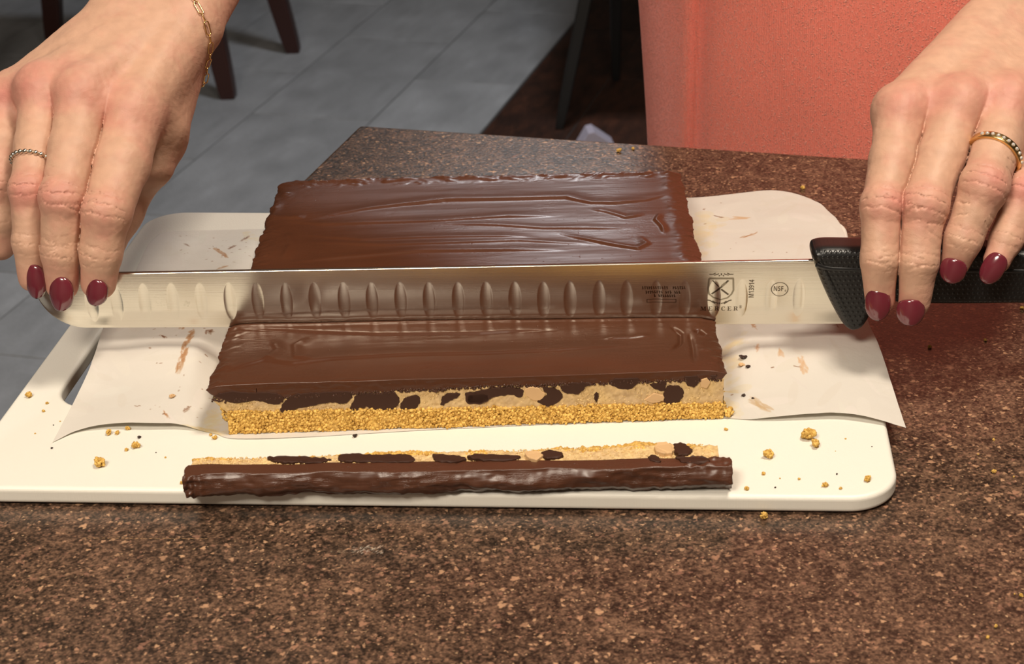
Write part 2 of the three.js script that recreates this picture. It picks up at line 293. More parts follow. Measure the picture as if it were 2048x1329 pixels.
function grains(list) {               // list of [x, y, z, r, [colour]]: small angular grains joined into one geometry
  const ip = ICO.attributes.position.array, ii = ICO.index.array, nv = ip.length / 3, n = list.length, pos = new Float32Array(n * nv * 3), nor = new Float32Array(n * nv * 3), col = new Float32Array(n * nv * 3), idx = new Uint32Array(n * ii.length);
  list.forEach(([x, y, z, r, c], g) => { const th = rnd() * 6.28, ct = Math.cos(th), st = Math.sin(th); for (let i = 0; i < nv; i++) { const a = ip[3 * i] * ct - ip[3 * i + 1] * st, b = ip[3 * i] * st + ip[3 * i + 1] * ct, d = ip[3 * i + 2], q = r * rr(0.7, 1.3), o = (g * nv + i) * 3; pos[o] = x + a * q; pos[o + 1] = y + b * q; pos[o + 2] = z + d * q; nor[o] = a; nor[o + 1] = b; nor[o + 2] = d; col[o] = c[0]; col[o + 1] = c[1]; col[o + 2] = c[2]; } for (let k = 0; k < ii.length; k++) idx[g * ii.length + k] = ii[k] + g * nv; });
  const g = new THREE.BufferGeometry(); g.setAttribute('position', new THREE.BufferAttribute(pos, 3)); g.setAttribute('color', new THREE.BufferAttribute(col, 3)); g.setAttribute('normal', new THREE.BufferAttribute(nor, 3)); g.setIndex(new THREE.BufferAttribute(idx, 1)); return g;
}
const gold = () => { const n = rnd(); return [lerp(0.46, 0.88, n), lerp(0.25, 0.58, n), lerp(0.04, 0.16, n)]; }, tan = () => { const n = rnd(); return [lerp(0.54, 0.82, n), lerp(0.37, 0.61, n), lerp(0.16, 0.30, n)]; };
const slab = thing('cake_slab', 'uncut slab of layered chocolate bar with swirled frosting and crumb crust', 'cake', SO.toArray(), YS);
{
  const edgeIn = (x) => lerp(0.0065, 0, sst(0, 0.02, x));
  // frosting
  const top = (x, w) => {
    const ed = Math.min(x, SW - x, SD - w);
    let h = fbm(x * 9 + 3, w * 34, 1.7, 2) * 0.0009 + (0.5 - Math.abs(nz(x * 11, w * 95, 4.2))) * 0.00022 + nz(x * 60, w * 420, 2) * 0.00003 + strokeH(x, w);
    const wob = 0.5 + 0.5 * fbm(x * 120, w * 120, 9.1, 2);
    h += 0.0012 * Math.max(0, fbm(x * 150, w * 260, 5.5, 2)) * (1 - sst(0.004, 0.012, ed)) * sst(0.004, 0.012, w + (ed < 0.006 ? 0.006 : 0));
    if (w > 0.02) h += 0.0016 * Math.exp(-(((SD - w - 0.001) / 0.004) ** 2)) * (0.3 + 1.2 * wob);
    h -= 0.0022 * Math.exp(-Math.min(x, SW - x) / 0.0035) * (0.5 + wob);
    h -= 0.0012 * Math.exp(-(SD - w) / 0.0012);
    h += 0.0011 * Math.exp(-((((SW - x) - 0.008) / 0.004) ** 2)) * wob * sst(0.05, 0.1, w);
    const kd = w - knifeW(x); h -= 0.005 * sst(-0.0003, 0.0002, kd) * sst(0.0016, 0.0010, kd); h += 0.0005 * Math.exp(-(((Math.abs(kd) - 0.0022) / 0.0010) ** 2)) * (0.4 + wob);
    return h;
  };
  const g = gridBox(0, SW, Y2, SH, -SD, 0, 440, 12, 470, (p) => {
    const x = p.x, kc = knifeW(SW / 2), w = -p.z + (knifeW(x) - kc) * Math.max(0, 1 - Math.abs(-p.z - kc) / 0.05), t = (p.y - Y2) / (SH - Y2), ed = Math.min(x, SW - x, SD - w);
    const low = 1 - t; p.z = -w;
    p.y += t * top(x, w) + low * b2(x, w);
    const side = 1 - sst(0, 0.004, ed);
    const out = (fbm(x * 70, p.y * 180, w * 70, 3) * 0.0026 + fbm(x * 240, p.y * 400, w * 240, 2) * 0.0007) * side;
    const kx = x < 0.004 ? -1 : x > SW - 0.004 ? 1 : 0; p.x += kx * out - kx * low * 0.0012 * side;
    if (w > SD - 0.004) p.z -= out * 1.1;
    if (x < 0.02 && w < 0.02) { /* chipped front left corner */ p.x += low * 0.003 * sst(0.012, 0, w); }
    if (w < 0.0008) p.z += nz(x * 300, p.y * 500, 2) * 0.0001;
    p.x += 0.0;
  }, chocCol, 'b');
  { const li = []; for (let k = 0; k < 900; k++) { const x = rr(0.001, SW - 0.001); li.push([x, Y2 + b2(x, 0) + rr(-0.0009, 0.0004), rr(-0.0005, 0), rr(0.0003, 0.0007), [0.06, 0.022, 0.011]]); } mesh('frosting', planarUV(mergeGeometries([g, grains(li)]), (x, y, z) => [x, z + y]), mChoc, slab); }
  const d = gridBox(0, SW, Y1, Y2, -SD, 0, 440, 26, 380, (p) => {
    const x = p.x, w = -p.z, k = 0.0006; const n = grain(p, 420) * k + fbm(x * 60, p.y * 60, w * 60, 2) * 0.0007;
    const t = (p.y - Y1) / (Y2 - Y1);
    if (w < 1e-6) p.z += n - 0.0003; if (w > SD - 1e-6) p.z -= n;
    if (x < 1e-6) p.x += 0.0014 - n * 1.6; if (x > SW - 1e-6) p.x += n * 3 - 0.0018;
    p.x += edgeIn(x) * lerp(1, 0.1, t) * sst(0.02, 0, w);
    p.y += lerp(b1(x, w) - 0.0004, b2(x, w) + 0.0004, t);
  }, doughCol, 'tb');
  { const li = []; for (let k = 0; k < 2600; k++) { const x = rr(0.006, SW - 0.002), lo2 = Y1 + b1(x, 0), hi2 = Y2 + b2(x, 0), y = lerp(lo2, hi2, k % 9 === 0 ? rr(0.93, 1.05) : rnd()); li.push([x + edgeIn(x) * (1 - (y - lo2) / (hi2 - lo2)), y, rr(-0.0007, -0.0003), rr(0.0002, 0.0005), tan()]); } mesh('dough_layer', mergeGeometries([d, grains(li)]), mDough, slab); }
  const c = gridBox(0, SW, 0, Y1, -SD, 0, 620, 26, 560, (p) => {
    const x = p.x, w = -p.z; const n = grain(p, 620) * 0.0013 + fbm(x * 110, p.y * 110, w * 110, 3) * 0.0012;
    const low = 1 - p.y / Y1, rag = fbm(x * 45, 3, w * 45, 3), up = 1 - low;
    if (w < 1e-6) p.z += n - 0.0002 + low * (0.0012 + 0.0022 * rag); if (w > SD - 1e-6) p.z -= n;
    if (x < 1e-6) p.x += 0.002 - n * 1.6; if (x > SW - 1e-6) p.x += n * 2.5 - 0.001;
    p.x += edgeIn(x) * sst(0.02, 0, w) + 0.0;
    p.y = Math.max(0.0007, p.y + up * b1(x, w));
  }, crustCol, 'tb');
  { const li = []; for (let k = 0; k < 5200; k++) { const x = rr(0.001, SW - 0.001), hi2 = Y1 + b1(x, 0), y = k % 6 === 0 ? hi2 + rr(-0.0005, 0.0009) : rr(0.0006, hi2), low = 1 - y / hi2, rag = fbm(x * 45, 3, 0, 3); li.push([x + edgeIn(x), y, low * (0.0012 + 0.0022 * rag) + rr(-0.0004, 0.0003), rr(0.0003, 0.0008), gold()]); } for (let k = 0; k < 260; k++) { const w = rr(0, 0.05); li.push([(k % 2 ? SW - 0.001 : 0.001 + edgeIn(0) * sst(0.02, 0, w)) + rr(-0.0005, 0.0005), rr(0.0006, 0.008), -w, rr(0.0004, 0.0009), gold()]); } for (let k = 0; k < 60; k++) { const x = SW + rr(-0.004, 0.0035); li.push([x, rr(0.0006, 0.0035), rr(-0.004, 0.001), rr(0.0006, 0.0011), gold()]); } mesh('crust', mergeGeometries([c, grains(li)]), mCrust, slab); }
  const face = (pts, name, mat, depth = 0.006, out = 0.0003) => {
    const q = pts.map(([x, y]) => onFront(x, y)), sh = new THREE.Shape(), sm = new THREE.CatmullRomCurve3(q.map((a) => V(a.x, a.y, 0)), true, 'centripetal').getPoints(q.length * 9);
    sm.forEach((a, i) => { const X = a.x + 0.0008 * fbm(a.x * 600, a.y * 600, 1, 2), Y = Math.min(a.y + 0.0008 * fbm(a.x * 600, a.y * 600, 5, 2), SH - 0.0025); i ? sh.lineTo(X, Y) : sh.moveTo(X, Y); });
    const g2 = new THREE.ExtrudeGeometry(sh, { depth, bevelEnabled: true, bevelThickness: 0.0003, bevelSize: 0.0003, bevelOffset: -0.0003, bevelSegments: 2 }); g2.translate(0, 0, -depth + out - 0.0003);
    return mesh(name, g2, mat, slab);
  };
  const chips = [
    path(z3, [[235, 500], [300, 535], [370, 555], [500, 537], [600, 556], [660, 560], [690, 520], [640, 488], [500, 484], [300, 480]]),
    path(z3, [[665, 600], [680, 622], [740, 602], [900, 567], [1010, 550], [1100, 557], [1140, 520], [1130, 482], [1000, 478], [850, 486], [760, 496], [700, 540]]),
    path(z3, [[1130, 610], [1160, 620], [1200, 595], [1250, 578], [1290, 610], [1400, 602], [1445, 570], [1455, 520], [1420, 482], [1320, 486], [1180, 496], [1150, 540]]),
    path(z3, [[1465, 592], [1575, 582], [1588, 510], [1500, 518], [1472, 550]]),
    path(z3, [[1735, 572], [1790, 542], [1860, 500], [1800, 486], [1740, 518]]),
    path(z3, [[1905, 552], [1960, 562], [2040, 548], [2050, 500], [1980, 484], [1900, 488]]),
    path(z4, [[110, 520], [130, 552], [210, 552], [300, 512], [420, 502], [465, 520], [488, 470], [400, 448], [250, 458], [150, 488]]),
    path(z4, [[580, 547], [640, 572], [700, 562], [747, 515], [735, 480], [690, 455], [615, 452], [642, 500], [600, 522]]),
    path(z4, [[740, 470], [790, 490], [860, 490], [900, 450], [960, 430], [880, 416], [750, 436]]),
    path(z4, [[1050, 420], [1100, 447], [1190, 460], [1262, 402], [1220, 380], [1100, 388]]),
    path(z4, [[1420, 545], [1450, 564], [1500, 560], [1542, 520], [1552, 470], [1510, 440], [1450, 440], [1425, 470]]),
    path(z4, [[1560, 400], [1580, 437], [1620, 447], [1657, 410], [1640, 370], [1590, 355], [1565, 370]]),
    path(z4, [[1728, 372], [1750, 388], [1775, 376], [1768, 350], [1735, 348]]),
    path(z4, [[955, 505], [963, 545], [977, 542], [988, 490], [972, 480]]),
    path(z4, [[1328, 432], [1380, 467], [1424, 470], [1430, 402], [1370, 420]]),
  ];
  chips.forEach((c2) => face(c2, 'chocolate_chip', mChip));
  [path(z4, [[495, 462], [560, 445], [632, 490], [592, 532], [530, 520]]), path(z4, [[1298, 530], [1350, 547], [1420, 537], [1415, 500], [1350, 490]]), path(z4, [[1665, 440], [1700, 452], [1727, 420], [1712, 390], [1670, 400]])].forEach((c2) => face(c2, 'nut_piece', mNut, 0.004, 0.0006));
}

// ---------------------------------------------------------------- strip already cut off, lying on its side
{
  const L = 0.2195, o = V(-0.1755, CT + TB, -0.5785), HT = 0.0130, DZ = 0.0175, ZC = -0.0068, ZD = -0.0138;
  const st = thing('cake_strip', 'thin strip cut from the slab lying on its side with frosting facing out', 'cake', o.toArray(), 0.0066);
  const hx = (x) => HT + 0.0012 * fbm(x * 40, 2, 1, 2) - 0.0008;
  const fz = (x) => lerp(0.82, 1.5, sst(0, 1, x / L));
  const endIn = (p, s) => { const e = Math.min(p.x, L - p.x); const k = 1 - sst(0, 0.006, e); p.x += (p.x < L / 2 ? 1 : -1) * k * (0.001 + 0.0025 * Math.abs(fbm(p.y * 200, p.z * 200, s, 2))); };
  const g = gridBox(0, L, 0.0, HT, ZC, 0, 520, 30, 12, (p) => {
    const x = p.x, y = p.y, t = y / HT, fr = (p.z - ZC) / -ZC;
    endIn(p, 1);
    const rough = fbm(x * 28, y * 90, 5, 3) * 0.0032 + (0.5 - Math.abs(nz(x * 30, y * 140, 7))) * 0.0012 + nz(x * 260, y * 260, 3) * 0.00035;
    p.z += fr * (rough + 0.0016 * Math.sin(Math.PI * clamp(t, 0, 1)) - 0.0014 * sst(0.25, 0, t));
    const lowrag = 0.0024 * (0.5 + fbm(x * 70, 8, 2, 3)) + 0.0006 * nz(x * 350, 1, 1);
    p.y = 0.0004 + t * (hx(x) - 0.0002) + (1 - t) * Math.max(0, lowrag);
    if (x < 0.012) p.z += fr * 0.002 * sst(0.012, 0.003, x) * (0.5 + nz(x * 300, y * 300, 2));
    p.y += t * (x > L - 0.02 ? 0.001 * nz(x * 300, p.z * 300, 4) : 0);
    if (p.z < ZC + 0.0005) p.z += 0.0012 * fbm(x * 50, y * 50, 3, 3);
  }, chocCol);
  mesh('frosting', planarUV(g, (x, y, z) => [x + 0.37, y * 1.3 - z]), phy({ vertexColors: true, roughness: 0.40, clearcoat: 0.3, clearcoatRoughness: 0.3, bumpMap: rep(streaks, 1 / 0.09), bumpScale: 0.0004 }), st);
  const d = gridBox(0.002, L - 0.006, 0, HT, ZD, ZC, 520, 26, 26, (p) => {
    const x = p.x, t = p.y / HT, bk = (p.z - ZC) / (ZD - ZC); endIn(p, 3);
    p.y = 0.0003 + t * (hx(x) - 0.0004 + grain(p, 400) * 0.0008 + fbm(x * 50, p.z * 120, 4, 2) * 0.0007 - 0.0006 * bk);
    p.z += bk * fbm(x * 45, p.y * 90, 6, 3) * 0.004; p.z = ZC + (p.z - ZC) * fz(x);
    if (p.z > ZC - 1e-5) p.z = ZC + 0.0010 * fbm(x * 60, p.y * 40, 3, 2);
  }, doughCol);
  { const li = []; for (let k = 0; k < 1300; k++) { const x = rr(0.004, L - 0.008), t = rnd(); li.push([x, hx(x) - 0.0006 * t - 0.0001, ZC + (lerp(-0.0004, ZD - 0.001 - ZC, t)) * fz(x), rr(0.0002, 0.0005), tan()]); } mesh('dough_layer', mergeGeometries([d, grains(li)]), mDough, st); }
  const c = gridBox(0.001, L - 0.012, 0, HT * 0.86, -DZ, ZD, 520, 24, 16, (p) => {
    const x = p.x, t = p.y / (HT * 0.86), bk = (p.z - ZD) / (-DZ - ZD); endIn(p, 5);
    p.y = 0.0003 + t * (HT * 0.86 + grain(p, 620) * 0.0018 + fbm(x * 60, p.z * 90, 2, 3) * 0.0034 - 0.003 * bk);
    p.z += bk * (fbm(x * 38, p.y * 60, 8, 3) * 0.006 + grain(p, 600) * 0.0015); p.z = ZC + (p.z - ZC) * fz(x);
  }, crustCol);
  { const li = []; for (let k = 0; k < 1500; k++) { const x = rr(0.002, L - 0.012), t = rnd() * (0.7 + 0.6 * fbm(x * 38, 0.3, 8, 3)); li.push([x, HT * 0.86 + fbm(x * 60, -0.015 * 90, 2, 3) * 0.0030 - 0.0022 * t + rr(-0.0005, 0.0004), ZC + (lerp(ZD + 0.0012, -DZ, t) - ZC) * fz(x), rr(0.0003, 0.0008), gold()]); } mesh('crust', mergeGeometries([c, grains(li)]), mCrust, st); }
  const sx = V(Math.cos(0.0066), 0, -Math.sin(0.0066)), sz = V(Math.sin(0.0066), 0, Math.cos(0.0066));
  const topFace = (pts, name, mat, h = 0.003, out = 0.0006) => {
    const q = pts.map(([x, y]) => { const w = G(x, y, TB + HT).sub(o); return V(w.dot(sx), -w.dot(sz), 0); }), sh = new THREE.Shape();
    new THREE.CatmullRomCurve3(q, true, 'centripetal').getPoints(q.length * 8).forEach((a, i) => { const X = a.x + 0.0009 * fbm(a.x * 500, a.y * 500, 2, 2), Y = a.y + 0.0012 * fbm(a.x * 500, a.y * 500, 9, 2); i ? sh.lineTo(X, Y) : sh.moveTo(X, Y); });
    const g2 = new THREE.ExtrudeGeometry(sh, { depth: h, bevelEnabled: true, bevelThickness: 0.0004, bevelSize: 0.0003, bevelOffset: -0.0003, bevelSegments: 3 }); g2.rotateX(-Math.PI / 2); g2.translate(0, HT - h + out - 0.0006, 0);
    const P = g2.attributes.position; for (let i = 0; i < P.count; i++) P.setY(i, P.getY(i) + 0.0006 * nz(P.getX(i) * 500, 1, P.getZ(i) * 500)); g2.computeVertexNormals();
    mesh(name, g2, mat, st);
  };
  [path(z3, [[580, 912], [650, 940], [800, 945], [940, 945], [1000, 925], [900, 912], [700, 905]]), path(z3, [[1065, 892], [1060, 935], [1200, 940], [1420, 945], [1560, 935], [1520, 895], [1300, 895], [1150, 888]]), path(z3, [[1680, 895], [1700, 935], [1850, 940], [1900, 918], [1780, 895]]),
    path(z4, [[110, 905], [200, 930], [400, 932], [470, 905], [300, 895], [180, 893]]), path(z4, [[600, 885], [640, 868], [740, 880], [752, 905], [650, 922], [612, 910]]), path(z4, [[1482, 832], [1530, 815], [1590, 840], [1607, 870], [1570, 897], [1510, 892]]), path(z4, [[1310, 905], [1340, 940], [1400, 945], [1390, 915], [1350, 895]]), path(z4, [[1500, 910], [1620, 905], [1710, 915], [1720, 945], [1560, 948]])].forEach((p) => topFace(p, 'chocolate_chip', mChip, 0.003, 0.0003));
  [path(z4, [[1370, 832], [1430, 820], [1477, 835], [1475, 887], [1420, 892], [1368, 880]]), path(z4, [[500, 892], [560, 875], [618, 905], [560, 937], [520, 922]])].forEach((p) => topFace(p, 'nut_piece', mNut, 0.003, 0.0008));
}

// ---------------------------------------------------------------- parchment sheet
const paperY = 0.0004; let paperPts = [];
{
  const gp = (a) => a.map(([x, y, h]) => G(x, y, TB + paperY + (h ?? 0) / 1000));
  const front = gp([[105, 885, 0], [150, 864, 0.6], [200, 851, 2], [290, 847, 3], [370, 849, 2.5], [430, 866, 0.4], [460, 877, 0], [900, 858, 0], [1430, 836, 0], [1520, 838, 0.8], [1600, 832, 2], [1680, 826, 3], [1745, 836, 2.5], [1812, 857, 0.4]]);
  const back = gp([[318, 468, 3], [340, 463, 2.5], [400, 461, 1], [510, 460, 0], [1378, 397, 0], [1450, 390, 1], [1530, 382, 3], [1590, 388, 4], [1640, 408, 4], [1658, 425, 4]]);
  const left = gp([[105, 885, 0], [150, 800, 4], [178, 745, 8], [188, 715, 9.5], [205, 660, 8], [225, 620, 6], [262, 560, 4], [300, 485, 3], [318, 468, 3]]);
  const right = gp([[1812, 857, 0.4], [1790, 790, 3], [1770, 730, 5], [1752, 680, 6], [1735, 640, 6], [1715, 560, 5], [1698, 495, 4], [1676, 445, 4], [1658, 425, 4]]);
  const cv = (a) => { const L = [0]; for (let i = 1; i < a.length; i++) L.push(L[i - 1] + a[i].distanceTo(a[i - 1])); const c = new THREE.CatmullRomCurve3(a, false, 'centripetal'); return (t) => { const s = t * L[L.length - 1]; let i = 1; while (i < L.length - 1 && L[i] < s) i++; const f = (s - L[i - 1]) / (L[i] - L[i - 1]); return c.getPoint((i - 1 + f) / (a.length - 1)); }; };
  const cf = cv(front), cb = cv(back), cl = cv(left), cr = cv(right), NU = 220, NV = 150;
  const P00 = cf(0), P10 = cf(1), P01 = cb(0), P11 = cb(1), B = [];
  const PF = [], PB = [], PL = [], PR = []; for (let i = 0; i <= NU; i++) { PF.push(cf(i / NU)); PB.push(cb(i / NU)); } for (let j = 0; j <= NV; j++) { PL.push(cl(j / NV)); PR.push(cr(j / NV)); }
  for (let j = 0; j <= NV; j++) for (let i = 0; i <= NU; i++) {
    const u = i / NU, v = j / NV;
    const p = PF[i].clone().multiplyScalar(1 - v).addScaledVector(PB[i], v).addScaledVector(PL[j], 1 - u).addScaledVector(PR[j], u)
      .addScaledVector(P00, -(1 - u) * (1 - v)).addScaledVector(P10, -u * (1 - v)).addScaledVector(P01, -(1 - u) * v).addScaledVector(P11, -u * v);
    const s = toSlab(p), dx = Math.max(0 - s.x, s.x - SW, 0), dz = Math.max(s.z, -SD - s.z, 0), ds = Math.hypot(dx, dz), k = sst(0.001, 0.018, ds);
    let h = Math.max(0, p.y - (CT + TB + paperY)) * k + k * Math.max(0, (0.0016 * fbm(p.x * 22, 1, p.z * 30, 2) + 0.0009 * (0.5 - Math.abs(nz(p.x * 34 + 2, 3, p.z * 16)))));
    h += k * 0.00018 * fbm(p.x * 170, 0, p.z * 170, 2);
    p.y = CT + TB + paperY + Math.max(0, h); B.push(p);
  }
  paperPts = B;
  const pos = [], idx = [], n1 = (NU + 1) * (NV + 1), th = 0.00012;
  for (const p of B) pos.push(p.x, p.y, p.z); for (const p of B) pos.push(p.x, p.y - th, p.z);
  for (let j = 0; j < NV; j++) for (let i = 0; i < NU; i++) { const a = j * (NU + 1) + i, b = a + 1, c = b + NU + 1, d = a + NU + 1; idx.push(a, b, c, a, c, d, n1 + a, n1 + c, n1 + b, n1 + a, n1 + d, n1 + c); }
  const rim = (a, b) => idx.push(a, n1 + a, n1 + b, a, n1 + b, b);
  for (let i = 0; i < NU; i++) { rim(i, i + 1); rim(NV * (NU + 1) + i + 1, NV * (NU + 1) + i); } for (let j = 0; j < NV; j++) { rim((j + 1) * (NU + 1), j * (NU + 1)); rim(j * (NU + 1) + NU, (j + 1) * (NU + 1) + NU); }
  const g = new THREE.BufferGeometry(); g.setAttribute('position', new THREE.Float32BufferAttribute(pos, 3)); g.setIndex(idx); g.computeVertexNormals();
  const X0 = -0.29, X1 = 0.16, Z0 = -0.90, Z1 = -0.60, TWX = 1536, TWY = 1024;
  planarUV(g, (x, y, z) => [(x - X0) / (X1 - X0), (z - Z0) / (Z1 - Z0)]);
  // dried smears and grease spots
  const cvs = document.createElement('canvas'); cvs.width = TWX; cvs.height = TWY; const c2 = cvs.getContext('2d');
  c2.fillStyle = 'rgb(224,219,211)'; c2.fillRect(0, 0, TWX, TWY);
  const at = (px, py) => { const p = G(px, py, TB + 0.002); return [(p.x - X0) / (X1 - X0) * TWX, (1 - (p.z - Z0) / (Z1 - Z0)) * TWY]; };
  for (let k = 0; k < 900; k++) { c2.fillStyle = `rgba(${rnd() < 0.5 ? '200,190,170' : '250,248,244'},${rr(0.03, 0.1)})`; c2.beginPath(); c2.ellipse(rnd() * TWX, rnd() * TWY, rr(3, 40), rr(2, 12), rnd() * 3, 0, 7); c2.fill(); }
  const smear = (a, w, col) => { for (let i = 0; i < a.length - 1; i++) { const A = at(...a[i]), B = at(...a[i + 1]), n = Math.max(4, Math.hypot(A[0] - B[0], A[1] - B[1]) * 0.6), th = Math.atan2(B[1] - A[1], B[0] - A[0]); for (let k = 0; k < n; k++) { const t = k / n, j = w * 0.45; c2.fillStyle = `rgba(${col},${rr(0.2, 0.6)})`; c2.beginPath(); c2.ellipse(lerp(A[0], B[0], t) + rr(-j, j), lerp(A[1], B[1], t) + rr(-j, j), rr(2, w * 1.5), rr(0.7, w * 0.3), th + rr(-0.3, 0.3), 0, 7); c2.fill(); } } };
  const TAN = '178,128,84', BRN = '120,76,48', OIL = '226,204,150';
  for (const [x, y, r] of [[1415, 450, 40], [1400, 480, 30], [1390, 500, 24], [1450, 720, 26], [1440, 760, 32], [1445, 800, 40], [1470, 690, 20], [440, 830, 22], [425, 850, 24], [505, 470, 14]]) for (let k = 0; k < 14; k++) { const q = at(x + rr(-r, r), y + rr(-r, r) * 0.7); c2.fillStyle = `rgba(${OIL},${rr(0.08, 0.22)})`; c2.beginPath(); c2.ellipse(q[0], q[1], r * rr(0.2, 0.7), r * rr(0.15, 0.45), rnd() * 3, 0, 7); c2.fill(); }
  smear([[389, 695], [380, 720], [370, 745], [360, 768]], 9, TAN); smear([[375, 675], [368, 690]], 8, TAN); smear([[330, 708], [336, 712]], 6, BRN); smear([[426, 686], [420, 694]], 6, BRN); smear([[430, 500], [448, 512], [452, 516]], 8, TAN); smear([[495, 470], [485, 480]], 6, BRN); smear([[440, 540], [452, 535]], 8, TAN); smear([[470, 492], [460, 500]], 5, BRN); smear([[370, 490], [378, 494]], 4, BRN);
  smear([[1494, 650], [1502, 660], [1508, 675]], 7, TAN); smear([[1485, 478], [1500, 474], [1512, 470]], 6, TAN); smear([[1473, 436], [1490, 438]], 14, '214,178,140'); smear([[1430, 430], [1444, 434]], 4, BRN); smear([[1558, 720], [1564, 730]], 7, '214,178,140'); smear([[1600, 735], [1606, 750], [1610, 760]], 9, '214,178,140'); smear([[1590, 750], [1600, 752]], 3, BRN); smear([[1505, 800], [1525, 815], [1535, 820]], 10, '200,170,130'); smear([[1512, 718], [1516, 708]], 6, '200,150,110'); smear([[1408, 415], [1408, 416]], 4, BRN); smear([[1666, 676], [1672, 675], [1676, 680]], 2, BRN); smear([[1410, 785], [1430, 775], [1470, 780]], 6, OIL);
  smear([[345, 856], [400, 852], [440, 862]], 8, OIL); smear([[370, 830], [378, 822]], 5, BRN); smear([[330, 835], [336, 842]], 6, TAN); smear([[275, 823], [282, 824]], 3, BRN);
  for (let k = 0; k < 70; k++) { const q = rnd() < 0.5 ? at(rr(360, 510), rr(470, 530)) : rnd() < 0.5 ? at(rr(300, 420), rr(680, 850)) : at(rr(1400, 1640), rr(400, 820)); c2.fillStyle = `rgba(${BRN},${rr(0.3, 0.7)})`; c2.beginPath(); c2.ellipse(q[0], q[1], rr(0.7, 3), rr(0.6, 1.6), rnd() * 3, 0, 7); c2.fill(); }
  const tex = new THREE.CanvasTexture(cvs); tex.colorSpace = THREE.SRGBColorSpace; tex.flipY = true;
  const bt = dataTex(512, 512, (x, y) => 128 + (tn4(x / 512, y / 512) - 0.5) * 60 + (tn3(x / 512, y / 512) - 0.5) * 60 + (tn2(x / 512, y / 512) - 0.5) * 60, false);
  const bt2 = bt.clone(); bt2.repeat.set((X1 - X0) / 0.15, (Z1 - Z0) / 0.15); bt2.needsUpdate = true;
  const paper = mesh('parchment_sheet', g, phy({ map: tex, bumpMap: bt2, bumpScale: 0.0001, roughness: 0.62, transmission: 0.22, thickness: 0 }));
  tag(paper, 'creased white parchment sheet under the slab with dried chocolate smears', 'baking paper');
}

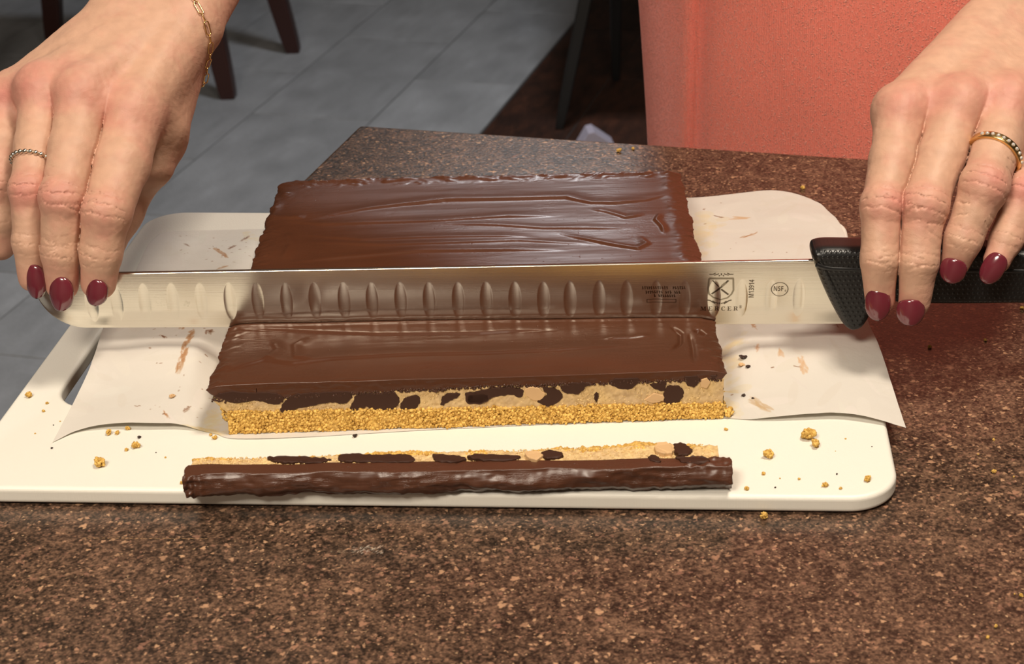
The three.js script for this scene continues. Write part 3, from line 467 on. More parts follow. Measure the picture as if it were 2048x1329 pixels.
// ---------------------------------------------------------------- knife
const KG = thing('slicing_knife', 'long slicing knife with hollow-ground steel blade and black handle', 'knife', KO.toArray(), 0);
KG.rotation.set(0, YK, KT, 'YXZ');
const toKnife = (px, py, zoff = 0) => {    // point of the blade plane (z = zoff) met by a measured sight line
  KG.updateMatrixWorld(); const inv = KG.matrixWorld.clone().invert(); const a = CAMP.clone().applyMatrix4(inv), b = CAMP.clone().add(rayDir(px, py)).applyMatrix4(inv); const t = (zoff - a.z) / (b.z - a.z); return a.lerp(b, t);
};
{
  const x0 = toKnife(74, 600).x, x1 = toKnife(1690, 600).x, top = (x) => lerp(toKnife(300, 546).y, toKnife(1620, 521).y, (x - toKnife(300, 546).x) / (toKnife(1620, 521).x - toKnife(300, 546).x)), T = 0.0011;
  const t0 = top(0), ts = (top(0.3) - top(0)) / 0.3, topY = (x) => t0 + ts * x;
  const NX = 1300, NY = 56, rad = 0.021;
  const scal = []; const sc = [[185, 605], [235, 605], [291, 604], [347, 603], [404, 603], [461, 602], [517, 602], [574, 602], [631, 601], [689, 601], [745, 601], [802, 600], [859, 600], [917, 600], [973, 599], [1030, 599], [1087, 599], [1140, 598], [1198, 597], [1253, 597], [1312, 597], [1369, 597], [1428, 597], [1483, 596], [1541, 596], [1597, 594]];
  for (const [a, b] of sc) { const p = toKnife(a, b); scal.push([p.x, p.y]); }
  const hollow = (x, y) => { for (const [a, b] of scal) { const dx = (x - a) / 0.0027, dy = (y - b) / 0.0092; const q = dx * dx + dy * dy; if (q < 1) return 0.00032 * Math.pow(1 - q, 0.75); } return 0; };
  const pos = [], uv = [], idx = [];
  const ends = (i) => { const x = lerp(x0, x1, i / NX), s = x - x0; let lo = 0, hi = topY(x); if (s < rad) { const r = rad * (1 - Math.sqrt(Math.max(0, 1 - ((rad - s) / rad) ** 2))); lo = Math.min(r * 0.95, hi * 0.7); } if (s < 0.008) hi -= 0.008 * (1 - Math.sqrt(Math.max(0, 1 - ((0.008 - s) / 0.008) ** 2))); if (lo > hi - 1e-4) { lo = hi = (lo + hi) / 2; } return [x, lo, hi]; };
  for (const side of [1, -1]) for (let i = 0; i <= NX; i++) { const [x, lo, hi] = ends(i); for (let j = 0; j <= NY; j++) { const y = lerp(lo, hi, j / NY), e = sst(0, 0.010, y - lo + 0.0008); let z = T * e * (i === 0 ? 0.1 : 1); z -= hollow(x, y) * 1; pos.push(x, y, side * Math.max(z, 0.00008)); uv.push(side > 0 ? (x - x0) / 0.37 : 0.02, side > 0 ? y / 0.034 : 0.02); } }
  const base = (NX + 1) * (NY + 1), id = (i, j) => i * (NY + 1) + j;
  for (let i = 0; i < NX; i++) for (let j = 0; j < NY; j++) { const a = id(i, j), b = id(i + 1, j), c = id(i + 1, j + 1), d = id(i, j + 1); idx.push(a, b, c, a, c, d, base + a, base + c, base + b, base + a, base + d, base + c); }
  const face = new THREE.BufferGeometry(); face.setAttribute('position', new THREE.Float32BufferAttribute(pos, 3)); face.setAttribute('uv', new THREE.Float32BufferAttribute(uv, 2)); face.setIndex(idx); face.computeVertexNormals();
  const rp = [], ru = [], ri = []; const rim = (f, up) => { const b = rp.length / 3, K = 6, n = NX / 5; for (let i = 0; i <= NX; i += 5) { const [A, C] = f(i), h = Math.abs(A[2] - C[2]) * 0.28; for (let k = 0; k <= K; k++) { const t = k / K; rp.push(A[0], A[1] + up * h * Math.sin(Math.PI * t), lerp(A[2], C[2], (1 - Math.cos(Math.PI * t)) / 2)); ru.push(0.02, 0.02); } } for (let i = 0; i < n; i++) for (let k = 0; k < K; k++) { const p = b + i * (K + 1) + k, q = p + K + 1; ri.push(p, q, p + 1, p + 1, q, q + 1); } };
  const P = (i, j, s) => { const k = ((s > 0 ? 0 : base) + id(i, j)) * 3; return [pos[k], pos[k + 1], pos[k + 2]]; };
  rim((i) => [P(i, NY, 1), P(i, NY, -1)], 1); rim((i) => [P(i, 0, -1), P(i, 0, 1)], -1);
  const rimG = new THREE.BufferGeometry(); rimG.setAttribute('position', new THREE.Float32BufferAttribute(rp, 3)); rimG.setAttribute('uv', new THREE.Float32BufferAttribute(ru, 2)); rimG.setIndex(ri); rimG.computeVertexNormals();
  // etched marks
  const CW = 2048, CH = 256, cvs = document.createElement('canvas'); cvs.width = CW; cvs.height = CH; const c = cvs.getContext('2d');
  c.fillStyle = 'rgb(214,208,196)'; c.fillRect(0, 0, CW, CH);
  const sx = CW / 0.37, sy = CH / 0.034, at = (px, py) => { const p = toKnife(px, py, 0.0011); return [(p.x - x0) * sx, CH - p.y * sy]; };
  for (let k = 0; k < 500; k++) { c.fillStyle = `rgba(${rnd() < 0.5 ? '150,145,134' : '235,231,222'},${rr(0.04, 0.13)})`; c.fillRect(rnd() * CW, rnd() * CH, rr(20, 160), rr(1, 3)); }
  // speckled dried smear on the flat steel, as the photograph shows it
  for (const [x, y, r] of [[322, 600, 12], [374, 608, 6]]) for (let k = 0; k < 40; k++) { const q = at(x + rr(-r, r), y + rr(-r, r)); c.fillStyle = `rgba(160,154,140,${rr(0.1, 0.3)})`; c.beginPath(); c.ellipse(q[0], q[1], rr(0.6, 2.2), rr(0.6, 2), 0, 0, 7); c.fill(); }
  const E = 'rgb(92,84,74)', E2 = 'rgb(140,132,118)';
  const pxs = at(1440, 580)[0] - at(1439, 580)[0], pys = Math.abs(at(1440, 581)[1] - at(1440, 580)[1]);
  const poly = (pts, col, w) => { c.strokeStyle = col; c.lineWidth = w; c.beginPath(); pts.forEach(([x, y], i) => { const q = at(x, y); i ? c.lineTo(q[0], q[1]) : c.moveTo(q[0], q[1]); }); c.stroke(); };
  // shield with two crossed knives and laurel strokes: pixel marks taken at 1380 + x / 7.877, 530 + y / 7.877
  const m = (x, y) => [1380 + x / 7.877, 530 + y / 7.877], pl = (a, col, w) => poly(a.map(([x, y]) => m(x, y)), col, w);
  pl([[300, 215], [690, 215]], E2, 7); pl([[300, 215], [285, 380], [300, 460], [370, 520], [480, 550], [590, 520], [655, 460], [685, 400], [682, 215]], E2, 4.5);
  pl([[355, 245], [450, 345]], E, 3); pl([[490, 385], [605, 470]], E, 5); pl([[340, 465], [450, 390]], E, 5); pl([[440, 395], [500, 345], [560, 290], [605, 245]], E, 5); pl([[500, 340], [560, 285]], E2, 7);
  for (const s of [-1, 1]) { pl([[495 + s * 190, 150], [495 + s * 130, 150], [495 + s * 90, 130]], E, 3); pl([[495 + s * 115, 165], [495 + s * 60, 150], [495 + s * 40, 140]], E, 3); pl([[495 + s * 40, 180], [495 + s * 25, 165]], E, 3); pl([[465 + s * 190, 555], [465 + s * 150, 565], [465 + s * 70, 615]], E, 3.5); pl([[465 + s * 110, 570], [465 + s * 70, 600], [465 + s * 20, 610]], E, 3); }
  pl([[495, 135], [495, 165]], E, 3); pl([[462, 595], [462, 620]], E, 3);
  const text = (str, px, py, hpx, wpx, font, rot = 0, col = E) => { const q = at(px, py); c.save(); c.translate(q[0], q[1]); if (rot) c.rotate(-Math.PI / 2); c.font = `${font} 40px ${font.includes('serif2') ? 'serif' : 'sans-serif'}`.replace('serif2', ''); c.textAlign = 'center'; c.textBaseline = 'middle'; const w = c.measureText(str).width; const kx = rot ? wpx * pys : wpx * pxs, ky = rot ? hpx * pxs : hpx * pys; c.scale(kx / w, ky / 29); c.fillStyle = col; c.fillText(str, 0, 0); c.restore(); };
  text('M E R C E R', 1438, 618, 8.5, 76, 'bold serif2'); text('®', 1481, 615, 6, 6, 'bold');
  text('M13914', 1503, 578, 10, 37, 'bold', 1);
  text('NSF', 1557, 578, 9.5, 21, 'bold'); text('®', 1571, 582, 4, 4, 'bold');
  { const q = at(1559.5, 579); c.strokeStyle = E; c.lineWidth = 2.2; c.beginPath(); c.ellipse(q[0], q[1], 16.5 * pxs, 13.5 * pys, 0, 0, 7); c.stroke(); }
  for (const [y, xa, xb] of [[576, 1285, 1373], [585, 1292, 1362], [592, 1300, 1350]]) for (let x = xa; x < xb; x += 4.4) { const h = rr(2.4, 3.4); if (rnd() < 0.12) continue; poly([[x, y - h], [x + rr(0, 1.5), y + h]], 'rgb(96,88,78)', 2); poly([[x, y + rr(-h, h)], [x + 2.4, y + rr(-h, h)]], 'rgb(96,88,78)', 1.6); }
  poly([[1294, 599], [1352, 599], [1352, 605], [1294, 605], [1294, 599]], 'rgb(96,88,78)', 1.6);
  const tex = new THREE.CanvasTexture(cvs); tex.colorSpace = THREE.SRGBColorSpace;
  const brushed = dataTex(64, 512, (x, y) => 120 + (tn3(x / 64 * 0.02, y / 512) - 0.5) * 120 + (tn4(x / 256, y / 512) - 0.5) * 60, false);
  const br = rep(brushed, 1); br.repeat.set(3, 1);
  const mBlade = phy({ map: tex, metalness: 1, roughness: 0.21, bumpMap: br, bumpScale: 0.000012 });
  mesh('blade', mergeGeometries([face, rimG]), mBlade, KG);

  // handle
  const pts = [[1624, 512], [1626, 500], [1640, 494], [1700, 493], [1760, 494], [1850, 494], [1950, 496], [2048, 498], [2140, 500], [2200, 512], [2210, 560], [2190, 606], [2140, 612], [2048, 606], [1960, 607], [1880, 607], [1800, 604], [1762, 603], [1746, 616], [1735, 640], [1722, 655], [1704, 660], [1690, 652], [1665, 612], [1643, 565], [1630, 530]];
  const hs = new THREE.Shape(), hc = new THREE.CatmullRomCurve3(pts.map(([x, y]) => { const p = toKnife(x, y + 2, 0.006); return V(p.x, p.y, 0); }), true, 'centripetal').getPoints(160);
  hc.forEach((p, i) => (i ? hs.lineTo(p.x, p.y) : hs.moveTo(p.x, p.y)));
  const hg = new THREE.ExtrudeGeometry(hs, { depth: 0.0064, bevelEnabled: true, bevelThickness: 0.0055, bevelSize: 0.0035, bevelOffset: -0.0035, bevelSegments: 8 }); hg.translate(0, 0, -0.0032);
  planarUV(hg, (x, y, z) => [x / 0.02, y / 0.02]);
  const dots = dataTex(256, 256, (x, y) => { const k = 9; const u = x / 256 * k, v = y / 256 * k, a = ((u + (Math.floor(v) % 2) * 0.5) % 1) - 0.5, b = (v % 1) - 0.5; return 70 + 150 * sst(0.34, 0.12, Math.hypot(a, b)); }, false);
  mesh('handle', hg, phy({ color: lin(0.008, 0.0085, 0.009), roughness: 0.36, bumpMap: dots, bumpScale: 0.00025 }), KG);
  const ridge = new THREE.CatmullRomCurve3([[1632, 527], [1650, 533], [1690, 536], [1760, 537], [1900, 538], [2048, 540], [2180, 545]].map(([x, y]) => { const p = toKnife(x, y, 0.0068); return V(p.x, p.y, 0.0080); }));
  mesh('thumb_ridge', new THREE.TubeGeometry(ridge, 60, 0.0012, 8), phy({ color: lin(0.009, 0.0095, 0.01), roughness: 0.35 }), KG);
}

// ---------------------------------------------------------------- person: signed distance body
function smin(a, b, k) { const h = Math.max(k - Math.abs(a - b), 0) / k; return Math.min(a, b) - h * h * k * 0.25; }
function cone(a, b, ra, rb) {                          // tapered capsule
  const ax = a.x, ay = a.y, az = a.z, dx = b.x - ax, dy = b.y - ay, dz = b.z - az, il = 1 / (dx * dx + dy * dy + dz * dz), dr = rb - ra;
  return (x, y, z) => { const px = x - ax, py = y - ay, pz = z - az; let t = (px * dx + py * dy + pz * dz) * il; t = t < 0 ? 0 : t > 1 ? 1 : t; const ex = px - dx * t, ey = py - dy * t, ez = pz - dz * t; return Math.sqrt(ex * ex + ey * ey + ez * ez) - (ra + dr * t); };
}
function nets(sdf, lo, hi, cell) {
  const nx = Math.ceil((hi.x - lo.x) / cell) + 1, ny = Math.ceil((hi.y - lo.y) / cell) + 1, nzz = Math.ceil((hi.z - lo.z) / cell) + 1, BS = 6, vals = new Float32Array(nx * ny * nzz), sy = nx, sz = nx * ny, R = BS * cell * 0.95 + cell;
  for (let bz = 0; bz < nzz; bz += BS) for (let by = 0; by < ny; by += BS) for (let bx = 0; bx < nx; bx += BS) {
    const h = (BS - 1) / 2, d = sdf(lo.x + (bx + h) * cell, lo.y + (by + h) * cell, lo.z + (bz + h) * cell), far = Math.abs(d) > R;
    for (let k = bz; k < Math.min(bz + BS, nzz); k++) for (let j = by; j < Math.min(by + BS, ny); j++) for (let i = bx; i < Math.min(bx + BS, nx); i++) vals[i + j * sy + k * sz] = far ? d : sdf(lo.x + i * cell, lo.y + j * cell, lo.z + k * cell);
  }
  const pos = [], idx = [], vid = new Int32Array(nx * ny * nzz).fill(-1), off = [0, 1, sy, sy + 1, sz, sz + 1, sz + sy, sz + sy + 1];
  const ED = [[0, 1], [2, 3], [4, 5], [6, 7], [0, 2], [1, 3], [4, 6], [5, 7], [0, 4], [1, 5], [2, 6], [3, 7]];
  for (let k = 0; k < nzz - 1; k++) for (let j = 0; j < ny - 1; j++) for (let i = 0; i < nx - 1; i++) {
    const b = i + j * sy + k * sz; let m = 0; for (let c = 0; c < 8; c++) if (vals[b + off[c]] < 0) m |= 1 << c;
    if (m === 0 || m === 255) continue; let X = 0, Y = 0, Z = 0, n = 0;
    for (const [p, q] of ED) { if (((m >> p) & 1) === ((m >> q) & 1)) continue; const a = vals[b + off[p]], c = vals[b + off[q]], t = a / (a - c); X += lerp(p & 1, q & 1, t); Y += lerp((p >> 1) & 1, (q >> 1) & 1, t); Z += lerp(p >> 2, q >> 2, t); n++; }
    vid[b] = pos.length / 3; pos.push(lo.x + (i + X / n) * cell, lo.y + (j + Y / n) * cell, lo.z + (k + Z / n) * cell);
  }
  const quad = (a, b, c, d, f) => { if (a < 0 || b < 0 || c < 0 || d < 0) return; if (!f) idx.push(a, b, c, a, c, d); else idx.push(a, c, b, a, d, c); };
  for (let k = 1; k < nzz - 1; k++) for (let j = 1; j < ny - 1; j++) for (let i = 1; i < nx - 1; i++) {
    const b = i + j * sy + k * sz, s = vals[b] < 0;
    if (s !== (vals[b + 1] < 0)) quad(vid[b], vid[b - sy], vid[b - sy - sz], vid[b - sz], !s);
    if (s !== (vals[b + sy] < 0)) quad(vid[b], vid[b - sz], vid[b - sz - 1], vid[b - 1], !s);
    if (s !== (vals[b + sz] < 0)) quad(vid[b], vid[b - 1], vid[b - 1 - sy], vid[b - sy], !s);
  }
  const nor = new Float32Array(pos.length), e = cell * 0.4;
  for (let i = 0; i < pos.length; i += 3) {
    const x = pos[i], y = pos[i + 1], z = pos[i + 2]; let a = sdf(x + e, y, z) - sdf(x - e, y, z), b = sdf(x, y + e, z) - sdf(x, y - e, z), c = sdf(x, y, z + e) - sdf(x, y, z - e); const l = Math.hypot(a, b, c) || 1;
    nor[i] = a / l; nor[i + 1] = b / l; nor[i + 2] = c / l;
  }
  const g = new THREE.BufferGeometry(); g.setAttribute('position', new THREE.Float32BufferAttribute(pos, 3)); g.setAttribute('normal', new THREE.BufferAttribute(nor, 3)); g.setIndex(idx); return g;
}
const DORS = FW.clone().negate();
// hand description: fingers as [MCP, mid, PIP, DIP, tip] = [px, py, distance, radius mm]
function makeArm(H) {
  const P = (a) => U(a[0], a[1], a[2]);
  const palm = [], fingers = [], creases = [], red = [];
  const w = P(H.wrist), el = H.elbow, sh = H.shoulder, ax = el.clone().sub(w).normalize(), side = V().crossVectors(ax, DORS).normalize();
  const wa = w.clone().addScaledVector(side, 0.0135), wb = w.clone().addScaledVector(side, -0.0135);
  const mid = w.clone().lerp(el, 0.5);
  palm.push(cone(wa, mid.clone().addScaledVector(side, 0.014), 0.0165, 0.024), cone(wb, mid.clone().addScaledVector(side, -0.014), 0.0165, 0.024), cone(mid, el, 0.034, 0.038), cone(el, sh, 0.040, 0.052));
  const nF = H.fingers.length;
  H.fingers.forEach((f, i) => {
    const m = P(f[0]), from = w.clone().addScaledVector(side, lerp(0.016, -0.016, i / (nF - 1)) * H.flip).addScaledVector(ax, -0.006);
    palm.push(cone(from, m, 0.0135, f[0][3] / 1000 + 0.0005));
    palm.push(cone(m.clone().addScaledVector(DORS, 0.0032), m.clone().addScaledVector(DORS, 0.0031), f[0][3] / 1000 - 0.002, f[0][3] / 1000 - 0.002));
    const t0 = m.clone().addScaledVector(DORS, f[0][3] / 1000 - 0.0012), t1 = from.clone().addScaledVector(DORS, 0.0125);
    palm.push(cone(t0, t1, 0.0022, 0.0012));
    red.push([m.clone().addScaledVector(DORS, 0.008), 0.012]);
    const cs = []; for (let k = 0; k < f.length - 1; k++) cs.push(cone(P(f[k]), P(f[k + 1]), f[k][3] / 1000, f[k + 1][3] / 1000));
    const pip = P(f[2]); cs.push(cone(pip.clone().addScaledVector(DORS, 0.0012), pip.clone().addScaledVector(DORS, 0.0013), f[2][3] / 1000 - 0.0003, f[2][3] / 1000 - 0.0003));
    fingers.push(cs);
    for (const [k, s] of [[2, 1], [3, 0.55]]) { const c = P(f[k]), a = P(f[k + 1]).sub(P(f[k - 1])).normalize(); creases.push({ c, a, b: V().crossVectors(a, DORS).normalize(), r: f[k][3] / 1000, s }); if (k === 2) red.push([c.clone().addScaledVector(DORS, 0.007), 0.009]); }
    red.push([P(f[4]), 0.008]);
  });
  for (let i = 0; i < nF - 1; i++) palm.push(cone(P(H.fingers[i][0]).addScaledVector(DORS, -0.003), P(H.fingers[i + 1][0]).addScaledVector(DORS, -0.003), 0.0095, 0.0095));
  for (const [a, b] of H.extra) palm.push(cone(P(a), P(b), a[3] / 1000, b[3] / 1000));
  const thumb = []; for (let k = 0; k < H.thumb.length - 1; k++) thumb.push(cone(P(H.thumb[k]), P(H.thumb[k + 1]), H.thumb[k][3] / 1000, H.thumb[k + 1][3] / 1000));
  const crease = (x, y, z) => {
    let s = 0;
    for (const c of creases) {
      const dx = x - c.c.x, dy = y - c.c.y, dz = z - c.c.z; if (dx * dx + dy * dy + dz * dz > 0.0004) continue;
      const al = dx * c.a.x + dy * c.a.y + dz * c.a.z, up = (dx * DORS.x + dy * DORS.y + dz * DORS.z) / c.r, la = (dx * c.b.x + dy * c.b.y + dz * c.b.z) / c.r;
      if (up < 0.2) continue; const wgt = sst(0.2, 0.7, up) * Math.exp(-((al / (c.r * 0.72)) ** 2)) * c.s;
      const t = al * 1000 / 2.3 + 0.35 * la * la * Math.sign(al) + 0.5 * nz(x * 200, y * 200, z * 200) + 0.3 * nz(x * 600, y * 600, z * 600), q = 1 - Math.abs(Math.sin(t * Math.PI * 0.5 * 2 * 0.5));
      s += wgt * 0.0006 * q * q * q;
    }
    return s;
  };
  const sdf = (x, y, z) => {
    let p = 1e9; for (const f of palm) p = smin(p, f(x, y, z), 0.008);
    let q = 1e9; for (const cs of fingers) { let d = 1e9; for (const f of cs) d = smin(d, f(x, y, z), 0.003); const df = Math.abs(q - d); q = Math.min(q, d) + (df < 0.0016 ? 0.0007 * (1 - df / 0.0016) : 0); }
    let t = 1e9; for (const f of thumb) t = smin(t, f(x, y, z), 0.005);
    p = smin(p, t, 0.008);
    let d = smin(p, q, 0.005);
    if (Math.abs(d) < 0.004) d += crease(x, y, z) - 0.00035 * nz(x * 90, y * 90, z * 90) - 0.00012 * nz(x * 420, y * 420, z * 420);
    return d;
  };
  const cut = w.clone().addScaledVector(ax, H.cut), lo = w.clone(), hi = w.clone();
  for (const q of [...H.fingers.flat(), ...H.thumb]) { lo.min(P(q)); hi.max(P(q)); } lo.min(cut); hi.max(cut); lo.subScalar(0.03); hi.addScalar(0.03);
  const fine = nets((x, y, z) => { const d = sdf(x, y, z); return Math.max(d, (x - cut.x) * ax.x + (y - cut.y) * ax.y + (z - cut.z) * ax.z - 0.004); }, lo, hi, 0.00085);
  const cut2 = w.clone().addScaledVector(ax, w.distanceTo(el) * 0.86), l2 = cut.clone().min(cut2).subScalar(0.065), h2 = cut.clone().max(cut2).addScalar(0.065);
  const along = (x, y, z, c) => (x - c.x) * ax.x + (y - c.y) * ax.y + (z - c.z) * ax.z;
  const forearm = nets((x, y, z) => Math.max(sdf(x, y, z), along(x, y, z, cut2) - 0.006, -along(x, y, z, cut)), l2, h2, 0.0022);
  for (const gg of [fine, forearm]) {
  const col = new Float32Array(gg.attributes.position.count * 3), pp = gg.attributes.position;
  for (let i = 0; i < pp.count; i++) {
    const x = pp.getX(i), y = pp.getY(i), z = pp.getZ(i); let r = 0; for (const [c, s] of red) { const q = ((x - c.x) ** 2 + (y - c.y) ** 2 + (z - c.z) ** 2) / (s * s); if (q < 6) r += Math.exp(-q); }
    r = clamp(r * 0.8 + 0.55 * fbm(x * 60, y * 60, z * 60, 3) + 0.2 * fbm(x * 300, y * 300, z * 300, 2), 0, 1); const m = 1 + 0.14 * fbm(x * 200, y * 200, z * 200, 2);
    col[3 * i] = lerp(0.56, 0.55, r) * m; col[3 * i + 1] = lerp(0.335, 0.205, r) * m; col[3 * i + 2] = lerp(0.232, 0.165, r) * m;
  }
  gg.setAttribute('color', new THREE.BufferAttribute(col, 3));
  }
  return { fine: mergeGeometries([fine, forearm]), sdf, ax, side, cut: cut2, w, el, sh };
}
const RARM = { // hand resting on the blade (beaded ring, bracelet)
  flip: 1, wrist: [318, 30, 0.808], elbow: U(640, -620, 1.0), shoulder: V(0.06, CT + 0.44, -1.13), cut: 0.05,
  fingers: [
    [[270, 225, 0.770, 12.2], [243, 330, 0.755, 12.2], [214, 424, 0.741, 10.2], [201, 505, 0.7455, 9.0], [197, 566, 0.7515, 7.6]],
    [[168, 188, 0.766, 11.4], [148, 300, 0.752, 10.6], [126, 396, 0.740, 9.5], [122, 505, 0.745, 8.2], [124, 570, 0.7515, 7.2]],
    [[88, 180, 0.772, 10.6], [74, 290, 0.758, 9.4], [60, 381, 0.746, 8.3], [60, 485, 0.748, 7.2], [66, 556, 0.7525, 6.3]],
    [[22, 196, 0.786, 9.8], [2, 290, 0.773, 9.2], [-8, 372, 0.766, 8.0], [-2, 440, 0.768, 7.7], [0, 490, 0.773, 7.2]],
  ],
  thumb: [[350, 120, 0.815, 15], [310, 280, 0.800, 13], [235, 425, 0.796, 10.5], [185, 540, 0.788, 9]],
  extra: [[[330, 110, 0.805, 15], [320, 250, 0.79, 13]], [[290, 240, 0.785, 12], [300, 330, 0.79, 10.5]]],
};
const LARM = { // hand on the handle (ring with stones)
  flip: -1, wrist: [2085, 20, 0.835], elbow: U(2500, -560, 1.0), shoulder: V(0.42, CT + 0.44, -1.13), cut: 0.06,
  fingers: [
    [[1803, 225, 0.768, 11.6], [1786, 320, 0.752, 10.2], [1764, 412, 0.740, 8.9], [1760, 520, 0.7390, 8.2], [1760, 597, 0.7465, 6.7]],
    [[1918, 212, 0.766, 11.4], [1880, 320, 0.750, 10.6], [1849, 412, 0.738, 9.9], [1836, 525, 0.7385, 8.7], [1829, 604, 0.7445, 7.0]],
    [[2012, 205, 0.770, 11.0], [1994, 295, 0.752, 10.6], [1968, 372, 0.737, 10.2], [1926, 478, 0.7375, 8.2], [1911, 523, 0.7405, 6.6]],
    [[2098, 245, 0.784, 9.6], [2076, 320, 0.762, 9.0], [2048, 382, 0.748, 8.3], [2013, 478, 0.744, 7.0], [1994, 520, 0.742, 6.0]],
  ],
  thumb: [[1990, 110, 0.830, 15], [1880, 300, 0.800, 13], [1800, 440, 0.794, 10.5], [1775, 545, 0.786, 9]],
  extra: [[[1990, 110, 0.815, 15], [1840, 270, 0.79, 11]]],
};
const person = thing('person', 'person in a coral knit sweater slicing the cake with both hands on the knife', 'person', [0, 0, 0]);
const armR = makeArm(RARM), armL = makeArm(LARM);
const skinBump = dataTex(256, 256, (x, y) => 128 + (tn4(x / 256, y / 256) - 0.5) * 120 + (tn3(x / 256, y / 256) - 0.5) * 80, false);
const mSkin = phy({ vertexColors: true, roughness: 0.56, sheen: 0.15, sheenColor: lin(1, 0.6, 0.5), bumpMap: rep(skinBump, 1 / 0.06), bumpScale: 0.00009 });
const hipY = 0.88, shY = CT + 0.44;
{
  const parts = [
    cone(V(0.24, 0.98, -1.175), V(0.24, 1.18, -1.18), 0.10, 0.09), cone(V(0.17, 1.0, -1.175), V(0.16, 1.22, -1.17), 0.08, 0.08), cone(V(0.31, 1.0, -1.175), V(0.32, 1.22, -1.17), 0.08, 0.08),
    cone(RARM.shoulder, LARM.shoulder, 0.058, 0.058), cone(V(0.24, shY, -1.15), V(0.24, shY + 0.14, -1.13), 0.055, 0.05),
    cone(V(0.24, shY + 0.20, -1.10), V(0.24, shY + 0.27, -1.13), 0.072, 0.088), cone(V(0.24, shY + 0.145, -1.055), V(0.24, shY + 0.15, -1.05), 0.03, 0.03), cone(V(0.24, shY + 0.225, -1.018), V(0.24, shY + 0.19, -1.005), 0.008, 0.013),
    cone(V(0.165, shY + 0.2, -1.12), V(0.165, shY + 0.23, -1.125), 0.012, 0.016), cone(V(0.315, shY + 0.2, -1.12), V(0.315, shY + 0.23, -1.125), 0.012, 0.016),
    cone(V(0.15, 0.92, -1.18), V(0.14, 0.5, -1.19), 0.085, 0.055), cone(V(0.14, 0.5, -1.19), V(0.14, 0.09, -1.22), 0.055, 0.036), cone(V(0.33, 0.92, -1.18), V(0.34, 0.5, -1.19), 0.085, 0.055), cone(V(0.34, 0.5, -1.19), V(0.34, 0.09, -1.22), 0.055, 0.036),
    cone(V(0.14, 0.045, -1.23), V(0.13, 0.04, -1.08), 0.038, 0.032), cone(V(0.34, 0.045, -1.23), V(0.35, 0.04, -1.08), 0.038, 0.032),
  ];
  const coarse = nets((x, y, z) => {
    let d = 1e9; for (const f of parts) d = smin(d, f(x, y, z), 0.03);
    for (const a of [armR, armL]) { const q = Math.max(a.sdf(x, y, z), -((x - a.cut.x) * a.ax.x + (y - a.cut.y) * a.ax.y + (z - a.cut.z) * a.ax.z)); d = smin(d, q, 0.004); }
    return d;
  }, V(-0.24, 0.0, -1.36), V(0.58, shY + 0.40, -0.66), 0.009);
  const n = coarse.attributes.position.count, col = new Float32Array(n * 3); for (let i = 0; i < n; i++) { col[3 * i] = 0.56; col[3 * i + 1] = 0.325; col[3 * i + 2] = 0.225; } coarse.setAttribute('color', new THREE.BufferAttribute(col, 3));
  const body = mergeGeometries([armR.fine, armL.fine, coarse]); planarUV(body, (x, y, z) => [x, y * 0.9 - z * 0.45]);
  mesh('body', body, mSkin, person);
}
